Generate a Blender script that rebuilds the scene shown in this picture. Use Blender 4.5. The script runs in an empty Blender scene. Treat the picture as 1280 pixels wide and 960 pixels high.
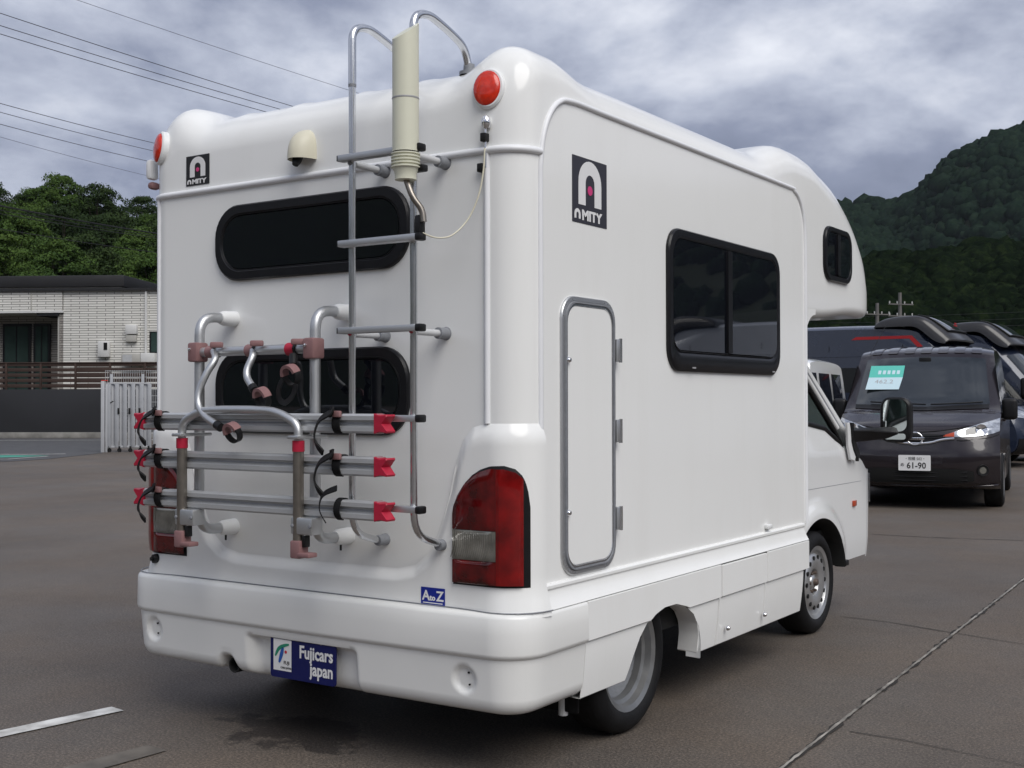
import bpy, bmesh, math, random
import numpy as np
from mathutils import Vector, Matrix
random.seed(7); rng = np.random.default_rng(7)
SC = bpy.context.scene; COL = SC.collection
PI = math.pi
# ---------------------------------------------------------------- camera
CAM = np.array([3.13857, -3.29979, 1.30])
def axes(yaw, pitch, roll):
    cy, sy = math.cos(yaw), math.sin(yaw)
    d = np.array([-sy*math.cos(pitch), cy*math.cos(pitch), math.sin(pitch)])
    r = np.array([cy, sy, 0.]); u = np.cross(r, d)
    return r*math.cos(roll)+u*math.sin(roll), -r*math.sin(roll)+u*math.cos(roll), d
AR, AU, AD = axes(math.radians(33.837), math.radians(.787), math.radians(-.113))
FPX = 1505.2
cam = bpy.data.cameras.new('camera'); camo = bpy.data.objects.new('camera', cam); COL.objects.link(camo)
cam.sensor_width = 36; cam.lens = FPX/1280*36; cam.clip_end = 6000; cam.clip_start = .05
camo.matrix_world = Matrix(((AR[0], AU[0], -AD[0], CAM[0]), (AR[1], AU[1], -AD[1], CAM[1]), (AR[2], AU[2], -AD[2], CAM[2]), (0, 0, 0, 1)))
SC.camera = camo
# ---------------------------------------------------------------- light
SUN_AZ, SUN_EL = math.radians(-27), math.radians(48)      # direction to the sun: azimuth from +x towards +y
wd = bpy.data.worlds.new('World'); SC.world = wd; wd.use_nodes = True
nt = wd.node_tree; nt.nodes.clear()
def N(nt, typ, **kw):
    n = nt.nodes.new(typ)
    for k, v in kw.items(): setattr(n, k, v)
    return n
def L(nt, a, b): nt.links.new(a, b)
def ramp(nt, stops, fac=None):
    n = N(nt, 'ShaderNodeValToRGB'); cr = n.color_ramp
    while len(cr.elements) < len(stops): cr.elements.new(.5)
    for e, (p, c) in zip(cr.elements, stops): e.position = p; e.color = (*c, 1) if len(c) == 3 else c
    if fac is not None: L(nt, fac, n.inputs[0])
    return n
def math_n(nt, op, a, b=None, c=None):
    n = N(nt, 'ShaderNodeMath', operation=op)
    for i, v in enumerate((a, b, c)):
        if v is None: continue
        if isinstance(v, (int, float)): n.inputs[i].default_value = v
        else: L(nt, v, n.inputs[i])
    return n.outputs[0]
sky = N(nt, 'ShaderNodeTexSky', sky_type='NISHITA', sun_disc=False, sun_elevation=SUN_EL, sun_rotation=PI/2-SUN_AZ)
sky.air_density = 1.2; sky.dust_density = 2.5
tc = N(nt, 'ShaderNodeTexCoord'); sep = N(nt, 'ShaderNodeSeparateXYZ'); L(nt, tc.outputs['Generated'], sep.inputs[0])
zz = math_n(nt, 'ADD', math_n(nt, 'MAXIMUM', sep.outputs[2], 0.0), .42)
cx_ = math_n(nt, 'DIVIDE', sep.outputs[0], zz); cy_ = math_n(nt, 'DIVIDE', sep.outputs[1], zz)
cmb = N(nt, 'ShaderNodeCombineXYZ'); L(nt, cx_, cmb.inputs[0]); L(nt, cy_, cmb.inputs[1])
n1 = N(nt, 'ShaderNodeTexNoise'); n1.inputs['Scale'].default_value = 3.4; n1.inputs['Detail'].default_value = 10; n1.inputs['Roughness'].default_value = .56; n1.inputs['Distortion'].default_value = .15
mp = N(nt, 'ShaderNodeMapping'); mp.inputs['Location'].default_value = (28.4273, 36.0443, 0); mp.inputs['Scale'].default_value = (1, 1, 1.9); L(nt, tc.outputs['Generated'], mp.inputs[0]); L(nt, mp.outputs[0], n1.inputs['Vector'])
cl = ramp(nt, [(.29, (.078, .093, .140)), (.45, (.168, .19, .258)), (.55, (.31, .335, .405)), (.71, (.60, .615, .655))], n1.outputs[0])
n2 = N(nt, 'ShaderNodeTexNoise'); n2.inputs['Scale'].default_value = .45; n2.inputs['Detail'].default_value = 5
L(nt, cmb.outputs[0], n2.inputs['Vector'])
cov = ramp(nt, [(.62, (1, 1, 1)), (.75, (.75, .75, .75))], n2.outputs[0])
skb = N(nt, 'ShaderNodeVectorMath', operation='SCALE'); L(nt, sky.outputs[0], skb.inputs[0]); skb.inputs['Scale'].default_value = .06
mx = N(nt, 'ShaderNodeMix', data_type='RGBA'); L(nt, cov.outputs[0], mx.inputs[0]); L(nt, skb.outputs[0], mx.inputs[6]); L(nt, cl.outputs[0], mx.inputs[7])
bg = N(nt, 'ShaderNodeBackground'); L(nt, mx.outputs[2], bg.inputs[0]); bg.inputs[1].default_value = 1.0
wo = N(nt, 'ShaderNodeOutputWorld'); L(nt, bg.outputs[0], wo.inputs[0])
sl = bpy.data.lights.new('sun', 'SUN'); sl.energy = 1.5; sl.angle = math.radians(45); sl.color = (1, .965, .915)
so = bpy.data.objects.new('sun', sl); COL.objects.link(so)
sdir = Vector((math.cos(SUN_AZ)*math.cos(SUN_EL), math.sin(SUN_AZ)*math.cos(SUN_EL), math.sin(SUN_EL)))
so.rotation_euler = sdir.to_track_quat('Z', 'Y').to_euler(); so.location = (0, 0, 30)
SC.view_settings.view_transform = 'Standard'; SC.view_settings.look = 'None'; SC.view_settings.exposure = .78; SC.view_settings.gamma = 1
SC.render.engine = 'CYCLES'; SC.cycles.use_denoising = True; SC.cycles.max_bounces = 8; SC.cycles.transparent_max_bounces = 12
SC.cycles.sample_clamp_indirect = 6
# ---------------------------------------------------------------- pixel helpers
def ray(px, py): return AR*(px-640)/FPX-AU*(py-480)/FPX+AD
def on(px, py, ax, val):
    v = ray(px, py); t = (val-CAM[ax])/v[ax]; return Vector(CAM+t*v)
def RP(px, py, y=.05): return on(px, py, 1, y)
def SP(px, py, x=.93): return on(px, py, 0, x)
def GP(px, py, z=0): return on(px, py, 2, z)
def DP(px, py, dep): return Vector(CAM+ray(px, py)*dep)       # a point at a given depth along the view
def LP(lat, dep, z=0):                                        # lateral / depth on level ground
    r = np.array([.8306, .5569, 0]); d = np.array([-.5568, .8307, 0]); return Vector((CAM[0]+lat*r[0]+dep*d[0], CAM[1]+lat*r[1]+dep*d[1], z))
VIEW_ROT = math.atan2(.5569, .8306)
# ---------------------------------------------------------------- materials
MT = {}
def mat(name, col, rough=.5, metal=0, spec=.5, coat=0, var=0, vscale=8, bump=0, bscale=200, trans=0, ior=1.45, emis=None, coord='Object', dirt=None):
    m = bpy.data.materials.new(name); m.use_nodes = True; t = m.node_tree; b = t.nodes['Principled BSDF']
    b.inputs['Base Color'].default_value = (*col, 1); b.inputs['Roughness'].default_value = rough; b.inputs['Metallic'].default_value = metal
    b.inputs['Specular IOR Level'].default_value = spec; b.inputs['Coat Weight'].default_value = coat; b.inputs['Coat Roughness'].default_value = .04
    b.inputs['Transmission Weight'].default_value = trans; b.inputs['IOR'].default_value = ior
    c = N(t, 'ShaderNodeTexCoord')
    if var:
        n = N(t, 'ShaderNodeTexNoise'); n.inputs['Scale'].default_value = vscale; n.inputs['Detail'].default_value = 6; L(t, c.outputs[coord], n.inputs['Vector'])
        lo = tuple(x*(1-var) for x in col); hi = tuple(min(1, x*(1+var)) for x in col)
        if dirt: lo = dirt
        r = ramp(t, [(.3, lo), (.7, hi)], n.outputs[0]); L(t, r.outputs[0], b.inputs['Base Color'])
        rr = math_n(t, 'MULTIPLY_ADD', n.outputs[0], .18*rough+.03, rough-.09*rough); L(t, rr, b.inputs['Roughness'])
    if bump:
        n = N(t, 'ShaderNodeTexNoise'); n.inputs['Scale'].default_value = bscale; n.inputs['Detail'].default_value = 3; L(t, c.outputs[coord], n.inputs['Vector'])
        bp = N(t, 'ShaderNodeBump'); bp.inputs['Strength'].default_value = bump; bp.inputs['Distance'].default_value = .01; L(t, n.outputs[0], bp.inputs['Height']); L(t, bp.outputs[0], b.inputs['Normal'])
    if emis: b.inputs['Emission Color'].default_value = (*emis[0], 1); b.inputs['Emission Strength'].default_value = emis[1]
    MT[name] = m; return m
mat('white_gelcoat', (.85, .855, .84), .13, var=.012, vscale=1.5, spec=.5)
def streaks(name, amount, sc=(9, 9, .7)):
    m = MT[name]; t = m.node_tree; b = t.nodes['Principled BSDF']; c = N(t, 'ShaderNodeTexCoord'); mp_ = N(t, 'ShaderNodeMapping'); mp_.inputs['Scale'].default_value = sc; L(t, c.outputs['Object'], mp_.inputs[0])
    n = N(t, 'ShaderNodeTexNoise'); n.inputs['Scale'].default_value = 1; n.inputs['Detail'].default_value = 5; n.inputs['Roughness'].default_value = .65; L(t, mp_.outputs[0], n.inputs['Vector'])
    r = ramp(t, [(.30, (1-amount, 1-amount*1.08, 1-amount*1.25)), (.50, (1, 1, 1))], n.outputs[0]); mx_ = N(t, 'ShaderNodeMix', data_type='RGBA', blend_type='MULTIPLY'); mx_.inputs[0].default_value = 1
    src = b.inputs['Base Color'].links[0].from_socket; L(t, src, mx_.inputs[6]); L(t, r.outputs[0], mx_.inputs[7]); L(t, mx_.outputs[2], b.inputs['Base Color'])
streaks('white_gelcoat', .022, (5, 5, .8))
mat('white_panel', (.79, .793, .775), .22, var=.02, vscale=2.5, bump=.02, bscale=500)
mat('white_paint', (.82, .83, .83), .12, coat=.6, var=.01, vscale=2)
mat('white_trim', (.80, .81, .83), .3, var=.02, vscale=6)
mat('white_plastic', (.78, .79, .79), .35, var=.03, vscale=12)
mat('cream_plastic', (.66, .63, .50), .42, var=.05, vscale=9)
mat('antenna_cream', (.68, .68, .55), .42, var=.04, vscale=7)
mat('aluminium', (.66, .67, .69), .24, metal=1, var=.015, vscale=8)
mat('alu_matte', (.56, .57, .58), .42, metal=.9, var=.02, vscale=8)
mat('grey_paint_tube', (.55, .56, .57), .35, var=.03, vscale=16)
mat('steel_brown', (.27, .245, .215), .33, metal=.85, var=.1, vscale=30)
mat('rail_grey', (.52, .53, .54), .36, metal=.45, var=.03, vscale=12)
mat('chrome', (.8, .8, .82), .12, metal=1)
mat('grey_fitting', (.22, .23, .25), .5, var=.1, vscale=60)
mat('black_plastic', (.009, .009, .010), .42, var=.15, vscale=30, spec=.35)
mat('black_rubber', (.010, .010, .011), .65, var=.25, vscale=14, bump=.1, bscale=90, spec=.25)
mat('dark_hole', (.008, .008, .008), .9)
mat('underbody', (.02, .02, .02), .85, var=.3, vscale=5)
mat('window_frame', (.010, .010, .012), .28, var=.1, vscale=20, spec=.3)
mat('tinted_glass', (.005, .006, .009), .02, spec=.9)
mat('car_glass', (.016, .020, .022), .03, spec=1.0, coat=.6)
mat('red_plastic', (.42, .012, .04), .42, var=.08, vscale=40)
mat('pink_plastic', (.25, .135, .135), .55, var=.1, vscale=30)
mat('red_lens', (.17, .0025, .003), .12, coat=.5, var=.4, vscale=16)
mat('red_lens_dark', (.075, .0015, .002), .12, coat=.5, var=.85, vscale=13)
mat('van_window', (.008, .009, .010), .08, spec=.22)
mat('clear_lens', (.24, .235, .21), .16, metal=.5, coat=.5, var=.35, vscale=18)
mat('orange_lens', (.60, .024, .004), .22, coat=.5, var=.2, vscale=60)
mat('amber_lens', (.45, .06, .02), .18, coat=.5)
mat('sign_blue', (.004, .008, .09), .35, var=.05, vscale=9)
mat('sticker_blue', (.008, .022, .26), .35)
mat('logo_dark', (.035, .034, .045), .4)
mat('logo_black', (.012, .012, .014), .4)
mat('logo_pink', (.62, .05, .2), .4)
mat('print_white', (.78, .78, .78), .4)
mat('print_green', (.02, .25, .15), .4); mat('print_blue', (.02, .10, .40), .4); mat('print_red', (.55, .03, .05), .4); mat('print_black', (.02, .02, .02), .4)
mat('print_grey', (.35, .35, .36), .4)
mat('teal_paper', (.10, .50, .42), .6); mat('pale_paper', (.52, .68, .74), .6)
mat('mirror_glass', (.55, .6, .6), .02, metal=1)
mat('wheel_silver', (.50, .505, .51), .33, metal=.75, var=.07, vscale=14)
mat('wheel_grey', (.33, .335, .34), .36, metal=.75, var=.12, vscale=14)
mat('rust_hub', (.13, .10, .085), .6, metal=.5, var=.4, vscale=40)
mat('seat_cloth', (.16, .18, .175), .85, var=.2, vscale=30)
mat('dash_plastic', (.24, .26, .25), .6)
mat('van_brown', (.017, .012, .015), .25, metal=.2, coat=.7, var=.06, vscale=3)
mat('van_blue', (.013, .020, .042), .25, metal=.2, coat=.7, var=.06, vscale=3)
mat('van_silver', (.55, .58, .64), .28, metal=.3, coat=1, var=.04, vscale=3)
mat('fairing_black', (.022, .021, .022), .30, coat=.3, var=.1, vscale=6)
mat('stripe_red', (.35, .012, .014), .35)
mat('headlight', (.55, .57, .6), .08, metal=.7, coat=1, var=.25, vscale=25)
def glass_mat(name, tint, rough=.0):
    m = bpy.data.materials.new(name); m.use_nodes = True; t = m.node_tree; t.nodes.clear()
    tr = N(t, 'ShaderNodeBsdfTransparent'); tr.inputs[0].default_value = (*tint, 1)
    gl = N(t, 'ShaderNodeBsdfGlossy'); gl.inputs['Roughness'].default_value = .02
    fr = N(t, 'ShaderNodeFresnel'); fr.inputs[0].default_value = 1.5
    mxs = N(t, 'ShaderNodeMixShader'); L(t, fr.outputs[0], mxs.inputs[0]); L(t, tr.outputs[0], mxs.inputs[1]); L(t, gl.outputs[0], mxs.inputs[2])
    o = N(t, 'ShaderNodeOutputMaterial'); L(t, mxs.outputs[0], o.inputs[0]); MT[name] = m
glass_mat('cab_glass', (.80, .90, .87)); glass_mat('screen_glass', (.80, .92, .88))
# ---------------------------------------------------------------- object helpers
def link(o, parent=None):
    COL.objects.link(o)
    if parent is not None: o.parent = parent
    return o
def empty(name, loc, label, cat, group=None, rz=0):
    o = bpy.data.objects.new(name, None); o.empty_display_size = .2; link(o); o.location = loc; o.rotation_euler.z = rz
    tag(o, label, cat, group); return o
def tag(o, label=None, cat=None, group=None, kind=None):
    if label: o['label'] = label
    if cat: o['category'] = cat
    if group: o['group'] = group
    if kind: o['kind'] = kind
    return o
def off(parent):                                   # parts are meshed in world coordinates of their thing
    if parent is None: return Vector((0, 0, 0))
    p = parent; v = Vector((0, 0, 0))
    while p is not None:
        v = v+p.location; p = p.parent
    return v
def obj(name, v, f, m, parent=None, smooth=None, local=False):
    me = bpy.data.meshes.new(name)
    v = np.asarray(v, dtype=float).reshape(-1, 3)
    if parent is not None and not local: v = v-np.array(off(parent))
    me.from_pydata(v.tolist(), [], f); me.validate(); me.update()
    ms = m if isinstance(m, (list, tuple)) else [m]
    for k in ms: me.materials.append(MT[k])
    if smooth is not None:
        me.polygons.foreach_set('use_smooth', [True]*len(me.polygons)); me.set_sharp_from_angle(angle=math.radians(smooth))
    return link(bpy.data.objects.new(name, me), parent)
def bmobj(name, bm, m, parent=None, smooth=35, local=False):
    me = bpy.data.meshes.new(name)
    if parent is not None and not local: bmesh.ops.translate(bm, vec=-off(parent), verts=bm.verts)
    bmesh.ops.recalc_face_normals(bm, faces=bm.faces); bm.to_mesh(me); bm.free()
    for k in (m if isinstance(m, (list, tuple)) else [m]): me.materials.append(MT[k])
    if smooth is not None:
        me.polygons.foreach_set('use_smooth', [True]*len(me.polygons)); me.set_sharp_from_angle(angle=math.radians(smooth))
    return link(bpy.data.objects.new(name, me), parent)
def box_bm(c, s, bev=0, seg=2, rot=None):
    bm = bmesh.new(); bmesh.ops.create_cube(bm, size=1)
    bmesh.ops.scale(bm, vec=s, verts=bm.verts)
    if bev: bmesh.ops.bevel(bm, geom=bm.edges[:], offset=bev, segments=seg, affect='EDGES', profile=.5)
    if rot is not None: bmesh.ops.rotate(bm, matrix=rot, verts=bm.verts, cent=(0, 0, 0))
    bmesh.ops.translate(bm, vec=c, verts=bm.verts); return bm
def box(name, c, s, m, parent=None, bev=0, rot=None, local=False, seg=2):
    return bmobj(name, box_bm(c, s, bev, seg, rot), m, parent, 35, local)
def rotz(a): return Matrix.Rotation(a, 3, 'Z')
def catmull(P, n=8, closed=False):
    P = [Vector(p) for p in P]; out = []
    m = len(P)
    for i in range(m if closed else m-1):
        g = lambda k: P[k % m] if closed else P[max(0, min(m-1, k))]
        a, b, c, d = g(i-1), g(i), g(i+1), g(i+2)
        for k in range(n):
            t = k/n; out.append(.5*((2*b)+(c-a)*t+(2*a-5*b+4*c-d)*t*t+(3*b-a-3*c+d)*t**3))
    if not closed: out.append(P[-1])
    return out
def round_path(P, r, n=6):
    """polyline with filleted corners"""
    P = [Vector(p) for p in P]; out = [P[0]]
    for i in range(1, len(P)-1):
        a, b, c = P[i-1], P[i], P[i+1]; u = (a-b); w = (c-b); rr = min(r, u.length*.49, w.length*.49)
        p, q = b+u.normalized()*rr, b+w.normalized()*rr
        for k in range(n+1):
            t = k/n; out.append(p*(1-t)**2+b*2*t*(1-t)+q*t*t)
    out.append(P[-1]); return out
def tube_geo(P, rad, seg=10, closed=False, cap=True, flat=None):
    P = [Vector(p) for p in P]; n = len(P); V = []; F = []
    rads = rad if isinstance(rad, (list, tuple)) else [rad]*n
    t0 = (P[1]-P[0]).normalized(); nrm = t0.orthogonal().normalized() if flat is None else Vector(flat)
    for i in range(n):
        a = P[i-1] if (i > 0 or closed) else P[i]; b = P[(i+1) % n] if (i < n-1 or closed) else P[i]
        t = (b-a).normalized() if (b-a).length > 1e-9 else t0
        nrm = (nrm-t*nrm.dot(t)); nrm = nrm.normalized() if nrm.length > 1e-6 else t.orthogonal().normalized()
        bi = t.cross(nrm)
        for k in range(seg):
            an = 2*PI*k/seg; V.append(P[i]+(nrm*math.cos(an)+bi*math.sin(an))*rads[i])
    for i in range(n if closed else n-1):
        j = (i+1) % n
        for k in range(seg): F.append((i*seg+k, i*seg+(k+1) % seg, j*seg+(k+1) % seg, j*seg+k))
    if cap and not closed: F.append(tuple(range(seg))[::-1]); F.append(tuple((n-1)*seg+k for k in range(seg)))
    return V, F
def tube(name, P, rad, m, parent=None, seg=10, closed=False, local=False, smooth=50):
    V, F = tube_geo(P, rad, seg, closed); return obj(name, V, F, m, parent, smooth, local)
def sweep(name, P, prof, m, parent=None, up=None, closed=False, smooth=40, local=False):
    """sweep a 2-D profile [(side, out)] along P; 'up' maps a point to its outward direction"""
    P = [Vector(p) for p in P]; n = len(P); V = []; F = []; k = len(prof)
    for i in range(n):
        a = P[i-1] if (i > 0 or closed) else P[i]; b = P[(i+1) % n] if (i < n-1 or closed) else P[i]
        t = (b-a).normalized(); o = up(P[i]) if callable(up) else Vector(up); o = (o-t*o.dot(t)).normalized(); s = t.cross(o)
        for (ps, po) in prof: V.append(P[i]+s*ps+o*po)
    for i in range(n if closed else n-1):
        j = (i+1) % n
        for q in range(k): F.append((i*k+q, i*k+(q+1) % k, j*k+(q+1) % k, j*k+q))
    if not closed: F.append(tuple(range(k))[::-1]); F.append(tuple((n-1)*k+q for q in range(k)))
    return obj(name, V, F, m, parent, smooth, local)
def lathe(name, prof, org, axis, m, parent=None, seg=28, smooth=40, local=False):
    """prof [(radius, along)] about 'axis' through org"""
    ax = Vector(axis).normalized(); a = ax.orthogonal().normalized(); b = ax.cross(a); V = []; F = []; k = len(prof); org = Vector(org)
    for i in range(seg):
        an = 2*PI*i/seg; dr = a*math.cos(an)+b*math.sin(an)
        for (r, h) in prof: V.append(org+dr*r+ax*h)
    for i in range(seg):
        j = (i+1) % seg
        for q in range(k-1): F.append((i*k+q, j*k+q, j*k+q+1, i*k+q+1))
    return obj(name, V, F, m, parent, smooth, local)
def rrect(w, h, r, n=6):
    P = []
    for cx, cy, a0 in ((w/2-r, h/2-r, 0), (-w/2+r, h/2-r, 90), (-w/2+r, -h/2+r, 180), (w/2-r, -h/2+r, 270)):
        for k in range(n+1):
            a = math.radians(a0+90*k/n); P.append((cx+r*math.cos(a), cy+r*math.sin(a)))
    return P
def plate(name, pts2, fr, th, m, parent=None, bev=0, smooth=30, local=False):
    """closed outline pts2 in frame fr=(origin, ex, ey, en), thickness th outward along en"""
    o, ex, ey, en = [Vector(q) for q in fr]; n = len(pts2); V = []
    rings = [(0, 0), (th-bev, 0), (th, bev)] if bev else [(0, 0), (th, 0)]
    cx = sum(p[0] for p in pts2)/n; cy = sum(p[1] for p in pts2)/n
    for (h, b) in rings:
        for (x, y) in pts2:
            if b:
                d = math.hypot(x-cx, y-cy) or 1; x -= (x-cx)/d*b; y -= (y-cy)/d*b
            V.append(o+ex*x+ey*y+en*h)
    F = []
    for k in range(len(rings)-1):
        for i in range(n): j = (i+1) % n; F.append((k*n+i, k*n+j, (k+1)*n+j, (k+1)*n+i))
    F.append(tuple((len(rings)-1)*n+i for i in range(n))); F.append(tuple(i for i in range(n))[::-1])
    ob = obj(name, V, F, m, parent, smooth, local); fixn(ob); return ob
def fixn(ob):
    bm = bmesh.new(); bm.from_mesh(ob.data); bmesh.ops.recalc_face_normals(bm, faces=bm.faces); bm.to_mesh(ob.data); bm.free(); return ob
def ring_frame(name, outer, inner, fr, h0, h1, m, parent=None, bev=.004, local=False):
    """frame between two outlines with the same number of points; profile rises to h1"""
    o, ex, ey, en = [Vector(q) for q in fr]; n = len(outer); V = []; F = []
    def lerp(a, b, t): return (a[0]+(b[0]-a[0])*t, a[1]+(b[1]-a[1])*t)
    prof = [(0, 0), (0.0, h1*.6), (.12, h1), (.72, h1), (.82, h1*.72), (1, h0), (1, 0)]
    for (t, h) in prof:
        for i in range(n):
            x, y = lerp(outer[i], inner[i], t); V.append(o+ex*x+ey*y+en*h)
    for k in range(len(prof)-1):
        for i in range(n): j = (i+1) % n; F.append((k*n+i, k*n+j, (k+1)*n+j, (k+1)*n+i))
    return fixn(obj(name, V, F, m, parent, 35, local))
def text(name, s, fr, size, m, parent=None, bold=0, th=.001, align='LEFT', local=False, sx=1):
    c = bpy.data.curves.new(name, 'FONT'); c.body = s; c.size = size; c.align_x = align; c.align_y = 'BOTTOM_BASELINE'; c.offset = bold; c.extrude = th/2; c.resolution_u = 2
    to = bpy.data.objects.new(name, c); COL.objects.link(to); bpy.context.view_layer.update()
    dg = bpy.context.evaluated_depsgraph_get(); me = bpy.data.meshes.new_from_object(to.evaluated_get(dg))
    bpy.data.objects.remove(to); bpy.data.curves.remove(c)
    o, ex, ey, en = [Vector(q) for q in fr]; p0 = off(parent) if (parent is not None and not local) else Vector((0, 0, 0))
    for v in me.vertices: v.co = o+ex*(v.co.x*sx)+ey*v.co.y+en*(v.co.z+th/2)-p0
    me.materials.clear(); me.materials.append(MT[m]); me.name = name
    return link(bpy.data.objects.new(name, me), parent)
def grid_faces(a, b, base=0, wrap=False):
    F = []
    for i in range(a-1):
        for j in range(b if wrap else b-1):
            k = (j+1) % b; F.append((base+i*b+j, base+i*b+k, base+(i+1)*b+k, base+(i+1)*b+j))
    return F
def sm(a, b, x):
    t = np.clip((x-a)/(b-a), 0, 1); return t*t*(3-2*t)
def interp(x, pts): return float(np.interp(x, [p[0] for p in pts], [p[1] for p in pts]))
def copy_tree(o, parent=None):
    c = o.copy(); COL.objects.link(c); c.parent = parent
    for ch in list(o.children): copy_tree(ch, c)
    return c
# ================================================================ CAMPER
CAMPER = empty('camper_van', (0, 2.0, 0), 'white camper van with an aluminium bike rack and ladder on its rear wall', 'camper van')
X3, Y3, Z3 = Vector((1, 0, 0)), Vector((0, 1, 0)), Vector((0, 0, 1))
def RF(x, z, y=.05): return (Vector((x, y, z)), X3, Z3, -Y3)
def SF(y, z, x=.93): return (Vector((x, y, z)), Y3, Z3, X3)
HW, YR, RC = .93, .05, .12
def body_w(y): return HW if y >= YR+RC else HW-RC+math.sqrt(max(0, RC**2-(YR+RC-y)**2))
def wrap(s, z, o=0):
    sg = 1 if s >= 0 else -1; a = abs(s); st = HW-RC
    if a <= st: return Vector((s, YR-o, z))
    if a <= st+RC*PI/2:
        th = (a-st)/RC; return Vector((sg*(st+(RC+o)*math.sin(th)), YR+RC-(RC+o)*math.cos(th), z))
    return Vector((sg*(HW+o), YR+RC+(a-st-RC*PI/2), z))
def wnorm(s):
    a = wrap(s, 0, 0); b = wrap(s, 0, .1); return (b-a).normalized()
S_END = HW-RC+RC*PI/2
def roof(x, y):
    """height of the moulded roof before its shoulder rounding"""
    ax = abs(x); h = float(sm(.60, .80, ax))
    t = min(1, (y-YR)/.24); mid = 2.30+.19*math.sqrt(max(0, 1-(1-t)**2))
    t2 = min(1, (y-YR)/.17); horn = 2.36+.185*math.sqrt(max(0, 1-(1-t2)**2))
    back = 1-float(sm(.32, .62, y))
    horn = horn-.02*(1-back)
    z = mid+(horn-mid)*h*(back+.25*(1-back))
    z += .03*(1-(x/.93)**2)*float(sm(.3, 1, y))*(1-back)
    for cx in (-.50, -.20, .12, .42):            # shallow ribs pressed into the cap
        z += .007*math.exp(-((x-cx)/.035)**2)*float(sm(.07, .2, y))
    z += .105*float(sm(2.12, 2.62, y))*(1-.2*float(sm(0, .5, .5-ax)))
    return z
RS = .15
def shoulder(x, w, z, rs=RS):
    a = abs(x)-(w-rs); return z if a <= 0 else z-rs*(1-math.sqrt(max(0, 1-(a/rs)**2)))
def ugrid(w, rs=RS, n=26, m=9):
    a = np.linspace(0, w-rs, n); b = (w-rs)+rs*np.sin(np.linspace(0, PI/2, m))[1:]
    h = np.concatenate([a, b]); return np.concatenate([-h[::-1], h[1:]])
ys = list(YR+RC*(1-np.cos(np.linspace(0, PI/2, 12))))+list(np.linspace(.19, .75, 18))+list(np.linspace(.85, 2.1, 14))+list(np.linspace(2.16, 2.72, 16))
V = []; F = []; nu = len(ugrid(.9))
for y in ys:
    w = body_w(y)
    for x in ugrid(w): V.append((x, y, shoulder(x, w, roof(x, y))))
F += grid_faces(len(ys), nu)
zs = [.575, .8, 1.0, 1.2, 1.5, 1.8, 2.0]
for side in (0, nu-1):                           # side walls hang from the roof edge
    b0 = len(V)
    for i, y in enumerate(ys):
        for z in zs: V.append((V[i*nu+side][0], y, z))
    k = len(zs); F += grid_faces(len(ys), k, b0)
    for i in range(len(ys)-1): F.append((b0+i*k+k-1, i*nu+side, (i+1)*nu+side, b0+(i+1)*k+k-1))
b0 = len(V)
for z in zs:
    for j in range(nu): V.append((V[j][0], YR, z))
F += grid_faces(len(zs), nu, b0)
for j in range(nu-1): F.append((b0+(len(zs)-1)*nu+j, b0+(len(zs)-1)*nu+j+1, j+1, j))
def weld(ob, d=1e-5, ang=35):
    bm = bmesh.new(); bm.from_mesh(ob.data); bmesh.ops.remove_doubles(bm, verts=bm.verts, dist=d); bmesh.ops.dissolve_degenerate(bm, edges=bm.edges, dist=1e-6); bmesh.ops.recalc_face_normals(bm, faces=bm.faces); bm.to_mesh(ob.data); bm.free()
    ob.data.polygons.foreach_set('use_smooth', [True]*len(ob.data.polygons)); ob.data.set_sharp_from_angle(angle=math.radians(ang)); return ob
weld(obj('body_shell', V, F, 'white_gelcoat', CAMPER, 35))
# overcab: sections along y
NOSE = 4.30
def oc_w(y): t = max(0, (y-3.57)/(NOSE-3.57)); return HW*max(0, 1-t**2.9)**(1/1.83)
def oc_top(y): t = max(0, (y-3.15)/(NOSE-3.15)); return 1.80+(roof(0, 2.72)+(2.58-roof(0, 2.72))*float(sm(2.72, 3.1, y))-1.80)*max(0, 1-t**2.2)**(1/1.25)
def oc_bot(y): return 1.735+.05*float(sm(2.85, 3.6, y))+.03*float(sm(3.8, 4.2, y))
oy = 2.72+(NOSE-2.72)*np.sin(np.linspace(0, PI/2, 46)); V = []; F = []; k = 0
for y in oy:
    w = max(oc_w(y), .012); zt, zb = max(oc_top(y), oc_bot(y)+.03), oc_bot(y); rs = min(RS+.35*max(0, (y-2.9))**1.2, (zt-zb)*.75, w*.9); rb = min(.05, (zt-zb)*.24, w*.5); row = []
    ug = ugrid(w, rs, 16, 9)
    for x in ug:
        zz_ = zt-(.0 if y > 2.72 else 0)
        base = zt if y > 3.1 else zt+(roof(x, 2.72)-roof(0, 2.72))*(1-sm(2.72, 3.1, y))
        row.append((x, y, shoulder(x, w, base, rs)))
    zsR = row[-1][2]
    side = [(w, y, zsR+(zb+rb-zsR)*t) for t in np.linspace(0, 1, 6)[1:]]+[(w-rb+rb*math.cos(a), y, zb+rb-rb*math.sin(a)) for a in np.linspace(0, PI/2, 6)[1:]]
    bot = [(x, y, zb) for x in np.linspace(w-rb, -(w-rb), 8)[1:-1]]
    sideL = [(-p[0], p[1], p[2]) for p in side[::-1]]
    ring = row+side+bot+sideL; k = len(ring); V += ring
F = grid_faces(len(oy), k, 0, True); F.append(tuple((len(oy)-1)*k+j for j in range(k)))
OVER = weld(obj('overcab', V, F, 'white_gelcoat', CAMPER, 35))
box('front_bulkhead', (0, 2.70, 1.15), (1.70, .03, 1.2), 'white_panel', CAMPER)
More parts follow.
